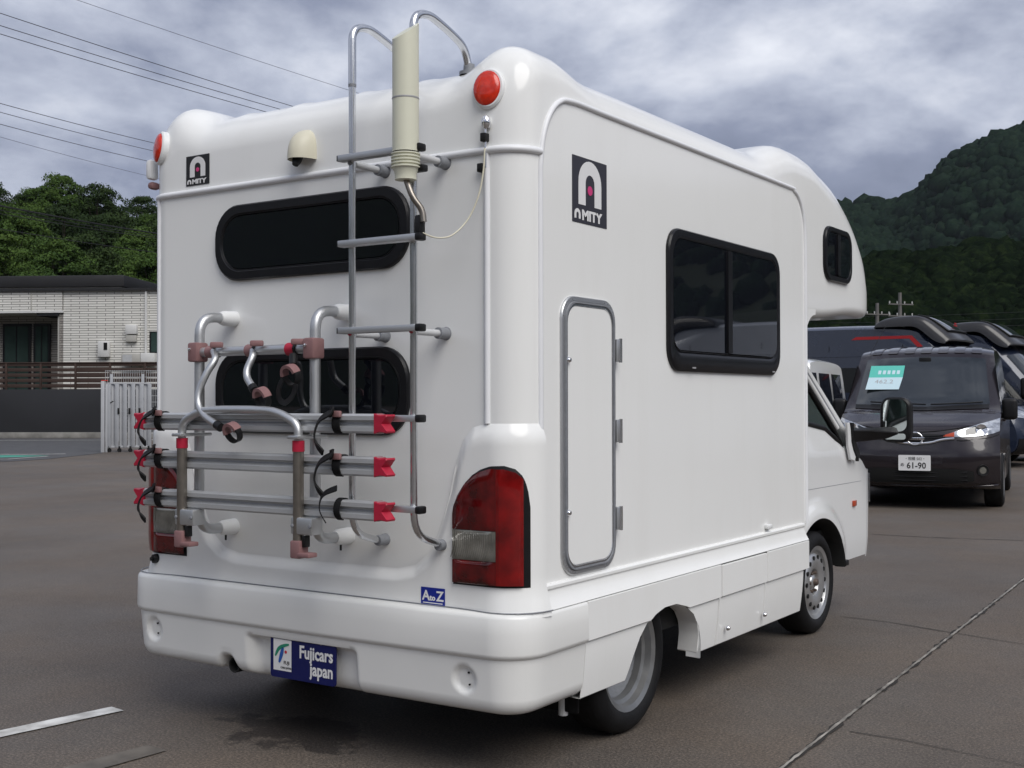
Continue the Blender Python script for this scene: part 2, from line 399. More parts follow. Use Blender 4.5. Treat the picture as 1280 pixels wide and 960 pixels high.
# gusset that rounds the corner between the side wall and the overcab floor
gp = [(0, 0), (0, .19)]+[(.17-.17*math.cos(a), .19-.19*math.sin(a)*0-(.19)*(1-math.sin(a))) for a in np.linspace(PI/2, 0, 8)]
gp = [(0, .17), (.0, -.12)]+[(.16*(1-math.cos(a)), -.12+.17*math.sin(a)) for a in np.linspace(0, PI/2, 10)][1:]+[(.16, .17)]
for sx in (1, -1): plate('overcab_gusset', gp, (Vector((sx*(HW-.001), 2.722, 1.70)), Y3, Z3, Vector((-sx, 0, 0))), .05, 'white_gelcoat', CAMPER)
# ---- rear corner moulding with the tail-lamp pods
ZT = [(0, .70), (.40, .703), (.48, .72), (.54, .765), (.58, .835), (.61, .91), (.64, 1.0), (.665, 1.10), (.69, 1.165), (.73, 1.208), (.79, 1.222), (1.1, 1.222)]
sc_ = np.concatenate([np.linspace(-S_END, -.79, 22), np.linspace(-.785, -.40, 70), np.linspace(-.38, .38, 20), np.linspace(.40, .785, 70), np.linspace(.79, S_END, 22)])
V = []; rows = 22
for s in sc_:
    zt = interp(abs(s), ZT)
    for q in range(rows):
        f = q/(rows-1); z = .572+(zt-.572)*f**.8; V.append(wrap(s, z, 0))
V2 = np.array([tuple(v) for v in V]).reshape(len(sc_), rows, 3)
V = []
for i, s in enumerate(sc_):
    nrm = wnorm(s)
    for q in range(rows):
        z = V2[i, q, 2]; zt = interp(abs(s), ZT)
        # distance to the rim, also sideways where the rim is steep
        dd = min(math.hypot(abs(s)-p[0], z-p[1]) for p in [(abs(s), zt)]+[(a, interp(a, ZT)) for a in np.linspace(max(0, abs(s)-.06), abs(s)+.06, 13)])
        o = .022*float(sm(0, .045, dd))+.024*float(sm(.665, .59, z))*float(sm(.66, .90, abs(s))) if z < 9 else 0; V.append(wrap(s, z, o+.0005))
weld(obj('rear_moulding', V, grid_faces(len(sc_), rows), 'white_gelcoat', CAMPER, 50), ang=60)
# ---- bumper
BW, BR = .968, .15
def bplan(s, o):
    sg = 1 if s >= 0 else -1; a = abs(s); st = BW-BR; bow = .014*(min(a, st)/st)**2
    if a <= st: return Vector((s, -.022+bow-o, 0))
    if a <= st+BR*PI/2:
        th = (a-st)/BR; return Vector((sg*(st+(BR+o)*math.sin(th)), -.008+BR-(BR+o)*math.cos(th), 0))
    return Vector((sg*(BW+o), -.008+BR+(a-st-BR*PI/2), 0))
BEND = BW-BR+BR*PI/2+(.42-.142)
brow = [(.588, -.07), (.588, -.022), (.586, -.010), (.581, -.002), (.572, .003), (.52, .004), (.455, .005), (.445, .003), (.439, -.004), (.434, -.010), (.42, -.011)]+[(z, -.011-.012*(.42-z)/.14) for z in np.linspace(.405, .29, 16)]+[(.275, -.027), (.262, -.034), (.250, -.047), (.243, -.065), (.242, -.12)]
bs = np.unique(np.concatenate([np.linspace(-BEND, BEND, 60), np.linspace(-.98, .98, 246)]))
DIMR, DIML = (.725, .357), (-.795, .364)
V = []
for s in bs:
    for (z, o) in brow:
        m = sm(-.315, -.265, s)*(1-sm(.215, .262, s))*(1-sm(.385, .41, z))*sm(-.1, .0, o+.06)
        oo = o-.045*float(m)
        for (cx, cz) in (DIMR, DIML):
            d = math.hypot(s-cx, z-cz); oo -= .016*float(1-sm(.034, .052, d))
        zz_ = z
        if z < .34:
            k = math.exp(-((s+.425)/.045)**4); zz_ = z+.055*k*(.34-z)/.1
            zz_ -= .012*float(m)*(.34-z)/.1
        p = bplan(s, oo); V.append((p.x, p.y, zz_))
weld(obj('bumper', V, grid_faces(len(bs), len(brow)), 'white_panel', CAMPER, 40), ang=45)
for (cx, cz) in (DIMR, DIML):
    for q in ((.012, .022), (.016, -.018)):
        p = bplan(cx+q[0], -.026); lathe('screw_hole', [(0, .002), (.0035, .002), (.0035, -.003)], (p.x, p.y, cz+q[1]), (0, -1, 0), 'dark_hole', CAMPER, 10)
tube('bumper_gap', [Vector((*wrap(s, 0, .024+.024*float(sm(.66, .90, abs(s))))[:2], .5905)) for s in np.linspace(-S_END, S_END, 60)], .0022, 'grey_fitting', CAMPER, 6)
# number plate
pc = RP(379, 826, .012); PX0, PX1 = -.176, .150
pl = plate('number_plate', rrect(.330, .165, .012), RF(-.018, .338, .009), .007, 'sign_blue', CAMPER, .001)
obj('plate_panel', *(lambda P: ([tuple(p) for p in P], [(0, 1, 2, 3)]))([Vector((-.166, .0012, .283)), Vector((-.073, .0012, .283)), Vector((-.073, .0012, .401)), Vector((-.166, .0012, .401))]), 'print_white', pl)
def strip2(name, pts, wid, fr, m, parent, th=.0012):
    """flat printed stroke along 2-D points"""
    P = [Vector((p[0], p[1], 0)) for p in catmull([(a, b, 0) for a, b in pts], 5)]; lft = []; rgt = []
    for i, p in enumerate(P):
        t = (P[min(i+1, len(P)-1)]-P[max(i-1, 0)]).normalized(); n = Vector((-t.y, t.x, 0)); w = wid*(.35+.65*math.sin(PI*(i+.5)/len(P)))
        lft.append((p.x+n.x*w, p.y+n.y*w)); rgt.append((p.x-n.x*w, p.y-n.y*w))
    return plate(name, lft+rgt[::-1], fr, th, m, parent)
F0 = RF(-.119, .351, .0005)
strip2('plate_emblem', [(-.036, -.015), (-.02, .012), (.005, .026), (.034, .034)], .007, F0, 'print_green', pl)
strip2('plate_emblem', [(.004, .02), (-.004, -.005), (-.016, -.038)], .008, F0, 'print_blue', pl)
plate('plate_emblem', [(.018+.006*math.cos(a), .004+.006*math.sin(a)) for a in np.linspace(0, 2*PI, 12)[:-1]], F0, .0012, 'print_red', pl)
text('plate_lettering', 'FUJI', RF(-.112, .309, .0005), .018, 'print_black', pl); text('plate_lettering', 'CARS JAPAN', RF(-.128, .292, .0005), .0105, 'print_black', pl)
text('plate_lettering', 'Fujicars', RF(.136, .342, .0015), .066, 'print_white', pl, bold=.0016, align='RIGHT', sx=.84)
text('plate_lettering', 'japan', RF(.136, .284, .0015), .066, 'print_white', pl, bold=.0016, align='RIGHT', sx=.84)
for x in (-.10, .085): lathe('plate_bolt', [(0, .003), (.006, .003), (.008, 0)], (x-.01, .002, .407), (0, -1, 0), 'grey_fitting', pl, 10)
# exhaust
lathe('exhaust_pipe', [(.0, .0), (.024, .0), (.024, .2), (.030, .2), (.030, -.12), (.02, -.12)], (-.415, .235, .262), (0, -1, 0), 'underbody', CAMPER, 18)
# sticker
st = plate('rear_sticker', rrect(.104, .064, .002), RF(.577, .619, .05-.0235), .0015, 'sticker_blue', CAMPER)
text('sticker_lettering', 'A', RF(.532, .607, .0245), .048, 'print_white', st, bold=.001); text('sticker_lettering', 'to', RF(.564, .607, .0245), .028, 'print_white', st, bold=.0008); text('sticker_lettering', 'Z', RF(.593, .607, .0245), .048, 'print_white', st, bold=.001)
box('sticker_line', (.577, .0245, .598), (.085, .001, .003), 'print_white', st)
# ---- side skirts
ARCH = [(.748, .225), (.772, .265), (.802, .325), (.842, .385), (.895, .430), (.950, .457), (1.03, .474), (1.135, .473), (1.24, .447), (1.32, .405), (1.375, .345), (1.392, .28), (1.388, .21)]
def arch_z(y): return interp(y, ARCH[:11]) if .748 <= y <= 1.375 else (-1)
def skirt(name, y0, y1, zb, zt, xf, parent=CAMPER, sg=1, n=40, m='white_gelcoat', ret=.05):
    yy = np.concatenate([[y0, y0+.0022], np.linspace(y0+.0045, y1-.0045, n), [y1-.0022, y1]]); V = []; FF = [0, .018, .036, .1, .3, .5, .7, .9, .964, .982, 1]; R = len(FF)
    for i, y in enumerate(yy):
        e = -.005 if i in (0, len(yy)-1) else 0; b = zb(y) if callable(zb) else zb; t = zt(y) if callable(zt) else zt
        V.append((sg*(xf(t)-.02), y, t))
        for q in range(R):
            f = FF[q]; z = t+(b-t)*f; x = xf(z)+e-(.004 if q in (0, R-1) else 0); V.append((sg*x, y, z))
        V.append((sg*(xf(b)-ret), y, b+.004))
    return weld(obj(name, V, grid_faces(len(yy), R+2), m, parent, 40), ang=40)
xu = lambda z: .967
xl = lambda z: .956-.020*max(0, (.435-z)/.2)**1.6
for sg in (1, -1):
    skirt('side_skirt', .426, 1.580, lambda y: max(.440, arch_z(y)), .583, xu, sg=sg, n=70)
    skirt('side_skirt', .424, .935, lambda y: max(.232, min(.436, arch_z(y))) if y > .748 else .232, .4375, xl, sg=sg, n=60, ret=.09)
    skirt('side_skirt', 1.262, 1.570, lambda y: (interp(y, [(1.262, .437), (1.32, .405), (1.36, .36), (1.382, .31), (1.389, .226), (1.6, .226)])), .4375, xl, sg=sg, n=50, ret=.09)
    h = skirt('storage_hatch', 1.590, 2.101, .441, .579, xu, sg=sg); skirt('storage_hatch', 1.580, 2.095, .226, .4365, xl, sg=sg)
    skirt('side_skirt', 2.110, 2.665, .440, .583, xu, sg=sg); skirt('side_skirt', 2.104, 2.61, .226, .4375, xl, sg=sg)
    # inner face of the wheel arch
    ap = [a for a in ARCH if a[0] > .9]; V = []
    for (y, z) in ap: V += [(sg*.953, y, z), (sg*.948, y+.002, z-.003), (sg*.885, y, z)]
    weld(obj('wheel_arch_lip', V, grid_faces(len(ap), 3), 'white_plastic', CAMPER, 40))
    # flared rail above the skirts
    prof = [(.925, .668), (.938, .670), (.945, .664), (.945, .655), (.939, .648), (.941, .638), (.951, .612), (.961, .594), (.966, .587), (.925, .587)]
    V = []; yy = [.1702]+list(np.linspace(.20, 2.64, 24))+[2.665]
    for y in yy: V += [(sg*x, y, z) for (x, z) in prof]
    F = grid_faces(len(yy), len(prof), 0, True); F.append(tuple(range(len(prof)))); F.append(tuple((len(yy)-1)*len(prof)+j for j in range(len(prof))))
    fixn(obj('skirt_rail', V, F, 'white_gelcoat', CAMPER, 35))
    if sg > 0:
        for (px, py) in ((909, 785), (955, 768)):
            p = SP(px, py, .958); lathe('hatch_lock', [(0, .014), (.006, .013), (.010, .008), (.0115, 0)], p, (1, 0, 0), 'chrome', CAMPER, 16)
p = SP(958, 658, .93); box('vent_cap', p+Vector((.012, 0, 0)), (.024, .05, .022), 'white_plastic', CAMPER, .006)
# underbody
box('underbody', (0, 1.55, .44), (1.70, 2.7, .2), 'underbody', CAMPER)
box('chassis_rail', (.40, 2.1, .30), (.10, 3.4, .14), 'underbody', CAMPER, .01); box('chassis_rail', (-.40, 2.1, .30), (.10, 3.4, .14), 'underbody', CAMPER, .01)
box('rear_axle', (0, .885, .30), (1.3, .1, .1), 'underbody', CAMPER, .03)
p = SP(704, 897, .80); tube('drain_pipe', [p+Vector((0, 0, .14)), p+Vector((0, 0, .01))], .018, 'white_plastic', CAMPER)
box('mud_flap', (.78, .52, .26), (.18, .012, .22), 'black_rubber', CAMPER, .004)
# ---- perimeter bead on the side wall, belt bead on the rear
for sg in (1, -1):
    P = [(sg*.931, .168, .60), (sg*.931, .168, 2.10), (sg*.931, .185, 2.20), (sg*.931, .225, 2.285), (sg*.931, .29, 2.345), (sg*.931, .383, 2.366), (sg*.931, .7, 2.368), (sg*.931, 2.40, 2.372), (sg*.931, 2.56, 2.365), (sg*.931, 2.65, 2.32), (sg*.931, 2.705, 2.23), (sg*.931, 2.722, 2.1), (sg*.931, 2.722, 1.4), (sg*.931, 2.722, .665)]
    Q = [P[0]]+[tuple(v) for v in catmull([Vector(q) for q in P[1:12]], 5)]+[P[12], P[13]]
    tube('side_bead', Q, .0105, 'white_trim', CAMPER, 8)
tube('belt_bead', [wrap(s, 2.152, .002) for s in np.linspace(-S_END, S_END, 70)], .013, 'white_trim', CAMPER, 8)
tube('corner_bead', [wrap(.793, z, .001) for z in np.linspace(1.222, 2.146, 6)], .011, 'white_trim', CAMPER, 8)
tube('corner_bead', [wrap(-.865, z, .001) for z in np.linspace(1.222, 2.146, 6)], .010, 'white_trim', CAMPER, 8)
# ---- windows
def window(name, cx, cz, w, h, r, fr, split=None, rim=.05, low=.0, sills=True):
    fo = fr(cx, cz); out = rrect(w, h, r, 8); inn = [(x, y+low/2) for x, y in rrect(w-2*rim, h-2*rim-low, max(.02, r-rim*.55), 8)]
    W = ring_frame(name, out, inn, fo, .006, .018, 'window_frame', CAMPER)
    iw, ih, ir = w-2*rim, h-2*rim-low, max(.02, r-rim*.55)
    f2 = (fo[0]+fo[3]*.010+fo[2]*(low/2), fo[1], fo[2], fo[3])
    if split is None: plate('pane', rrect(iw+.004, ih+.004, ir, 8), f2, .003, 'tinted_glass', W)
    else:
        sx = split-cx
        def half(a, b, d, nm):
            P = [(min(max(x, a), b), y) for x, y in rrect(iw+.004, ih+.004, ir, 8)]; Q = []
            for p in P:
                if not Q or (abs(p[0]-Q[-1][0])+abs(p[1]-Q[-1][1])) > 1e-6: Q.append(p)
            plate(nm, Q, (f2[0]+f2[3]*d, f2[1], f2[2], f2[3]), .003, 'tinted_glass', W)
        half(-iw/2, sx, 0, 'pane'); half(sx, iw/2, .004, 'pane')
        o = f2[0]+f2[1]*sx+f2[3]*.003; plate('mullion', rrect(.045, ih, .004), (o, f2[1], f2[2], f2[3]), .010, 'window_frame', W)
    e = [(x, y+low/2) for x, y in rrect(iw+.016, ih+.016, ir+.006, 8)]
    tube('glazing_bead', [fo[0]+fo[1]*x+fo[2]*y+fo[3]*.0135 for x, y in e], .0022, 'black_plastic', W, 6, closed=True)
    return W
window('side_window', 1.728, 1.716, 1.212, .592, .10, SF, split=1.72, rim=.045, low=.045)
window('rear_window', -.033, 1.925, .99, .300, .125, RF, rim=.048)
window('rear_window', -.033, 1.335, .985, .322, .125, RF, rim=.048)
wsw = [o for o in CAMPER.children if o.name.startswith('side_window')][0]
for y in (1.33, 2.22): box('drain_slot', (.957, y, 1.436), (.004, .03, .006), 'print_grey', wsw)
window('overcab_window', 3.215, 2.096, .44, .298, .09, lambda y, z: SF(y, z, HW), split=3.20, rim=.036)
# ---- service hatch
hc = (.488, 1.176); HWd, HHt = .388, .992
hf = SF(*hc); hat = plate('service_hatch', rrect(HWd-.07, HHt-.07, .06, 8), (hf[0], *hf[1:]), .012, 'white_gelcoat', CAMPER, .003)
for (a, b, hh, mm) in ((HWd, .022, .010, 'alu_matte'), (HWd-.036, .010, .017, 'grey_fitting'), (HWd-.052, .010, .014, 'aluminium')):
    ring_frame('hatch_frame', rrect(a, HHt-(HWd-a), .085-(HWd-a)/2*.6, 8), rrect(a-2*b, HHt-(HWd-a)-2*b, .085-(HWd-a)/2*.6-b*.6, 8), hf, .004, hh, mm, hat)
for (px, py) in ((709.5, 450), (709.5, 641)):
    lathe('hatch_lock', [(0, .014), (.007, .013), (.011, .007), (.012, 0)], SP(px, py, .942), (1, 0, 0), 'chrome', hat, 18)
for pz in (1.487, 1.185, .858):
    hb = box('hinge', (.948, .684, pz), (.016, .030, .085), 'alu_matte', hat, .003); 
    tube('hinge_pin', [(.956, .690, pz-.045), (.956, .690, pz+.045)], .007, 'aluminium', hat, 10)
for k in range(22):
    t = k/22; pr = rrect(HWd-.02, HHt-.02, .075, 10); q = pr[int(t*len(pr))]
    p = hf[0]+hf[1]*q[0]+hf[2]*q[1]+hf[3]*.010; lathe('rivet', [(0, .002), (.003, .001), (.0035, 0)], p, (1, 0, 0), 'grey_fitting', hat, 8)
# ---- emblems
def emblem(name, fr, w, h, m):
    o, ex, ey, en = fr; pl = plate(name, rrect(w, h, w*.01, 2), fr, .0015, m, CAMPER); f2 = (o+en*.0015, ex, ey, en)
    a, b, zc = w*.33, w*.13, h*.10
    P = [(a*math.cos(t), zc+h*.02+a*math.sin(t)) for t in np.linspace(0, PI, 16)]+[(-a, -h*.22), (-b, -h*.22)]+[(b*math.cos(t), zc+h*.02+b*math.sin(t)) for t in np.linspace(PI, 0, 10)]+[(b, -h*.22), (a, -h*.22)]
    plate('emblem_arch', P, f2, .001, 'print_white', pl)
    plate('emblem_dot', [(w*.07*math.cos(t), h*.02+w*.07*math.sin(t)) for t in np.linspace(0, 2*PI, 14)[:-1]], f2, .0012, 'logo_pink', pl)
    a, b, zb, ht = w*.085, w*.035, -h*.44, h*.15; xc = -w*.36
    P = [(xc+a*math.cos(t), zb+ht-a+a*math.sin(t)) for t in np.linspace(0, PI, 10)]+[(xc-a, zb), (xc-b, zb)]+[(xc+b*math.cos(t), zb+ht-a+b*math.sin(t)) for t in np.linspace(PI, 0, 8)]+[(xc+b, zb), (xc+a, zb)]
    plate('emblem_letter', P, f2, .001, 'print_white', pl)
    text('emblem_lettering', 'MITY', (o+ex*(-w*.235)+ey*zb+en*.0015, ex, ey, en), ht*1.38, 'print_white', pl, bold=ht*.06, sx=1.28)
emblem('side_emblem', SF(.5065, 2.060), .250, .240, 'logo_dark')
emblem('rear_emblem', RF(-.632, 2.240, YR-.001), .122, .122, 'logo_black')
# ---- lamps high on the rear corners
for (sx, zc, nx) in ((.800, 2.362, .22), (-.868, 2.360, -.45)):
    p = wrap(sx if sx > 0 else -.86, zc, .0); n = Vector((nx, -1, .12)).normalized(); ex = Vector((0, 0, 1)).cross(n).normalized()*1; ey = n.cross(ex)
    ex = ey.cross(n); fr = (p-n*.03, ex, ey, n)
    b = plate('marker_lamp', [(.058*math.cos(t), .071*math.sin(t)) for t in np.linspace(0, 2*PI, 30)[:-1]], fr, .038, 'white_plastic', CAMPER, .006)
    V = []; F = []
    for i in range(9):
        ph = i/8*PI/2
        for t in np.linspace(0, 2*PI, 25)[:-1]: V.append(fr[0]+n*(.037+.018*math.sin(ph))+ex*(.050*math.cos(ph)*math.cos(t)-.004)+ey*(.062*math.cos(ph)*math.sin(t)))
    F = grid_faces(9, 24, 0, True); fixn(obj('lens', V, F, 'orange_lens', b, 60))
for (px, py, hh, mm) in ((194.5, 212, .085, 'white_plastic'), (196.5, 232, .032, 'pink_plastic')):
    p = SP(px, py, -.945); box('side_lamp', p+Vector((.005, 0, 0)), (.034, .05, hh), mm, CAMPER, .014)
# reversing camera hood
p = Vector((-.046, YR, 2.21)); V = []; R = 14; A = 17
for i in range(R):
    f = i/(R-1); z = .118*math.sin(f*PI/2); k = math.sqrt(max(0, 1-(z/.120)**2.6))
    for a in np.linspace(0, PI, A): V.append(p+Vector((.056*(k*.35+.65*math.sqrt(max(0, 1-(z/.12)**5)))*math.cos(a), .02-.10*k*math.sin(a)**.7-.0, z)))
hood = weld(obj('camera_hood', V, grid_faces(R, A), 'cream_plastic', CAMPER, 60), ang=60)
lathe('camera_lens', [(0, .02), (.012, .02), (.018, .0), (.018, -.05)], p+Vector((-.004, -.045, -.005)), (0, -.5, -1), 'black_plastic', hood, 16)
# ---- tail lamps
def tail_lamp(sg):
    TT = [(.664, .885), (.672, .945), (.69, .985), (.715, 1.02), (.745, 1.047), (.78, 1.067), (.82, 1.079), (.86, 1.081), (.892, 1.070), (.914, 1.045), (.928, 1.005), (.936, .94)]
    def pan(name, s0, s1, z0, z1, o, m, parent, ins=0, n=26, rows=14, ztop=None, dome=.0):
        V = []; ss = np.linspace(s0, s1, n)
        for s in ss:
            t = interp(s, TT)-ins if ztop is None else min(ztop, interp(s, TT)-ins); b = z0
            t = max(t, b+.002)
            for q in range(rows):
                f = q/(rows-1); z = b+(t-b)*f; e = min((s-s0)/(s1-s0), (s1-s)/(s1-s0))
                V.append(wrap(sg*s, z, o+dome*float(sm(0, .15, e))*float(sm(0, .12, min(f, 1-f)))))
        return weld(obj(name, V, grid_faces(n, rows), m, parent, 50), ang=50)
    T = pan('tail_lamp', .664, .936, .672, 1.08, .0235, 'black_plastic', CAMPER, dome=.010, n=44)
    a = .669
    pan('lens', a, .838, .862, 1.0, .036, 'red_lens_dark', T, .009, dome=.006, n=40)
    pan('lens', a, .838, .760, 1.0, .036, 'clear_lens', T, .0, ztop=.8605, dome=.004)
    pan('lens', a, .838, .680, 1.0, .036, 'red_lens_dark', T, .0, ztop=.7585, dome=.006)
    pan('lens', .8385, .912, .680, 1.0, .036, 'red_lens', T, .011, dome=.005)
    for k in range(19): s = .676+.155*k/18; tube('lens_flute', [wrap(sg*(s-.010), .766, .0395), wrap(sg*(s+.002), .81, .0402), wrap(sg*s, .855, .0395)], .0015, 'clear_lens', T, 6)
for sg in (1, -1): tail_lamp(sg)
p = wrap(-.83, .650, .024); lathe('tow_socket', [(0, .02), (.018, .02), (.02, .0)], p, (-.3, -1, 0), 'black_plastic', CAMPER, 14)
lathe('socket_knob', [(0, .03), (.008, .03), (.008, 0)], p, (-.3, -1, 0), 'black_plastic', CAMPER, 10)
# ---- ladder (a part of the camper, its pieces one level down)
LX = (.345, .617); LY = -.13
lad = tube('ladder', round_path([(LX[0], LY, 2.40), (LX[0], LY, .84), (LX[0], .02, .80)], .09), .0125, 'aluminium', CAMPER, 12)
tube('ladder_rail', round_path([(LX[1], LY, 2.40), (LX[1], LY, .85), (LX[1], .02, .803)], .09), .0125, 'aluminium', lad, 12)
for x in LX:
    tube('roof_hoop', round_path([(x, LY, 2.40), (x, LY, 2.60), (x, -.05, 2.625), (x, .07, 2.595), (x, .165, 2.56), (x, .19, 2.478)], .06), .014, 'aluminium', lad, 12)
    lathe('hoop_foot', [(0, .03), (.020, .03), (.022, .004), (.036, .003), (.036, -.01)], (x, .19, 2.475), (0, 0, 1), 'grey_fitting', lad, 16)
    tube('rail_joint', [(x, LY, 2.395), (x, LY, 2.405)], .0142, 'grey_fitting', lad, 12)
    for z in (2.127, 1.533):
        tube('stand_off', [(x, LY+.01, z), (x, .045, z)], .012, 'grey_paint_tube', lad, 12)
        lathe('stand_off_collar', [(.0, .0), (.020, .0), (.021, .012), (.018, .014), (.021, .028), (.021, .045), (.024, .047)], (x, .003, z), (0, 1, 0), 'grey_fitting', lad, 16)
        lathe('rail_bolt', [(0, .006), (.007, .005), (.008, 0)], (x, LY-.0125, z), (0, -1, 0), 'red_plastic' if z < 2 else 'grey_fitting', lad, 10)
    lathe('stand_off_collar', [(.0, .0), (.018, .0), (.020, .01), (.017, .014), (.020, .026), (.022, .047)], (x, .003, .802), (0, 1, 0), 'grey_fitting', lad, 16)
for z in (2.143, 1.845, 1.543, 1.241, .938):
    r_ = box('rung', ((LX[0]+LX[1])/2+.003, LY-.022, z), (LX[1]-LX[0]+.075, .034, .022), 'alu_matte', lad, .002)
    box('rung_cap', (LX[1]+.046, LY-.022, z), (.024, .038, .026), 'black_plastic', lad, .006)
    box('rung_cap', (LX[0]-.037, LY-.022, z), (.005, .032, .020), 'black_plastic', lad, .001)
# ---- television antenna clamped to the ladder
ac = RP(507, 120, -.175); ax_, ay_ = ac.x, -.175; zt_ = RP(510, 26, ay_).z; zb_ = RP(505, 226, ay_).z
zr = zb_+.095; V = []; seg = 32; R = .0445
rowsz = [(zr, R), (zr+.02, R)]+[(z, R) for z in np.linspace(zr+.05, zt_-.15, 8)]
for (z, rr) in rowsz+[(None, R)]:
    for k in range(seg):
        a = 2*PI*k/seg; x = math.cos(a)*rr; y = math.sin(a)*rr
        zz_ = z if z is not None else zt_-.032+.010*(x/R)+.032*(y/R)       # slanted top
        V.append((ax_+x, ay_+y, zz_))
nr = len(rowsz)+1; F = grid_faces(nr, seg, 0, True); F.append(tuple((nr-1)*seg+k for k in range(seg)))
ant = fixn(obj('television_antenna', V, F, 'antenna_cream', CAMPER, 35))
lathe('antenna_band', [(R+.0005, -.003), (R+.0015, 0), (R+.0005, .003)], (ax_, ay_, RP(505, 124, ay_).z), (0, 0, 1), 'print_grey', ant, 32)
prof = []
for k in range(5): z = -.004-.011*k; prof += [(R*.99, z), (R*1.10, z-.001), (R*1.10, z-.005), (R*.99, z-.006)]
prof += [(R*.98, -.055), (R*.82, -.075), (R*.82, -.093), (R*.5, -.095), (0, -.095)]
lathe('antenna_collar', prof, (ax_, ay_, zr), (0, 0, 1), 'antenna_cream', ant, 32)
box('antenna_clamp', (LX[1]+.012, LY-.03, 2.165), (.035, .05, .022), 'black_plastic', ant, .008); box('antenna_clamp', (LX[1]+.03, LY-.01, 2.075), (.06, .03, .024), 'black_plastic', ant, .006)
tube('antenna_stem', round_path([(ax_, ay_, zb_+.01), (ax_+.03, ay_+.0, zb_-.06), (ax_+.055, ay_+.02, zb_-.10), (ax_+.06, ay_+.02, zb_-.14)], .03), .011, 'steel_brown', ant, 10)
bx = RP(525, 283, -.15); box('antenna_junction', bx, (.024, .03, .075), 'black_plastic', ant, .005)
cab_pts = [RP(528, 291, -.15), RP(545, 297, -.10), RP(565, 294, -.05), RP(585, 274, .0), RP(598, 245, .02), RP(604, 215, .03), RP(606, 185, .035)]
tube('antenna_cable', catmull(cab_pts, 6), .003, 'cream_plastic', ant, 6)
# ---- radio aerial
rad_p = RP(607, 156, .04); aer = tube('radio_aerial', [rad_p, rad_p+Vector((0, 0, -.145))], .004, 'chrome', CAMPER, 8)
lathe('aerial_base', [(0, .03), (.008, .029), (.015, .02), (.018, .0), (.012, -.012), (0, -.012)], rad_p+Vector((.003, .0, 0)), (0, -.15, 1), 'chrome', aer, 16)
for (px, py) in ((606, 172), (602, 210)): box('aerial_clip', RP(px, py, .04), (.022, .03, .03), 'black_plastic', aer, .004)
# ---- bike rack
UY = -.13
def rp(X, Y, y): return RP(160+X/2.667, 360+Y/2.667, y)
UX = (rp(238, 500, UY).x, rp(624, 500, UY).x)
zt1, zb1 = 1.625, .805
rack = tube('bike_rack', round_path([(UX[0], .03, zt1), (UX[0], UY, zt1), (UX[0], UY, zb1), (UX[0], .03, zb1)], .075), .0195, 'alu_matte', CAMPER, 14)
tube('rack_upright', round_path([(UX[1], .03, zt1), (UX[1], UY, zt1), (UX[1], UY, zb1), (UX[1], .03, zb1)], .075), .0195, 'alu_matte', rack, 14)
for x in UX:
    for z in (zt1, zb1):
        lathe('wall_mount', [(0, -.03), (.022, -.028), (.029, -.01), (.031, .05), (.033, .052)], (x, .0, z), (0, 1, 0), 'white_plastic', rack, 20)
        if z < 1: lathe('mount_screw', [(0, 0), (.004, 0), (.004, .02)], (x, .005, z-.05), (0, 0, 1), 'black_plastic', rack, 8)
czb = 1.487
tube('crossbar', [(UX[0]-.01, UY-.006, czb), (UX[1]+.01, UY-.006, czb)], .0185, 'alu_matte', rack, 12)
for x in UX:
    box('joint_block', (x, UY-.008, czb), (.052, .062, .074), 'pink_plastic', rack, .008)
    lathe('joint_bolt', [(0, .006), (.006, .005), (.007, 0)], (x-.01, UY-.039, czb+.01), (0, -1, 0), 'chrome', rack, 10)
def knob(x, m='pink_plastic', red='red_plastic'):
    tube('clamp_collar', [(x-.020, UY-.006, czb), (x+.020, UY-.006, czb)], .0235, 'red_plastic' if m == 'red' else 'pink_plastic', rack, 14)
    tube('clamp_ring', [(x+.021, UY-.006, czb), (x+.031, UY-.006, czb)], .024, 'black_plastic', rack, 14)
    box('clamp_knob', (x+.055, UY-.035, czb+.024), (.05, .018, .022), 'pink_plastic', rack, .006, rot=rotz(.5))
def claw(c, d, up, s=1, m='pink_plastic'):
    """frame clamp: an open ring of a jaw and a strap"""
    c, d, up = Vector(c), Vector(d).normalized(), Vector(up).normalized(); n = d.cross(up)
    P = [c+(d*math.cos(a)+up*math.sin(a))*.030*s for a in np.linspace(math.radians(30), math.radians(200), 12)]
    sweep('clamp_jaw', P, [(-.016, -.005), (.016, -.005), (.016, .006), (-.016, .006)], m, rack, up=lambda p, c=c: (p-c))
    P = [c+(d*math.cos(a)+up*math.sin(a))*.032*s for a in np.linspace(math.radians(-165), math.radians(45), 16)]
    sweep('clamp_strap', P, [(-.012, -.002), (.012, -.002), (.012, .003), (-.012, .003)], 'black_plastic', rack, up=lambda p, c=c: (p-c))
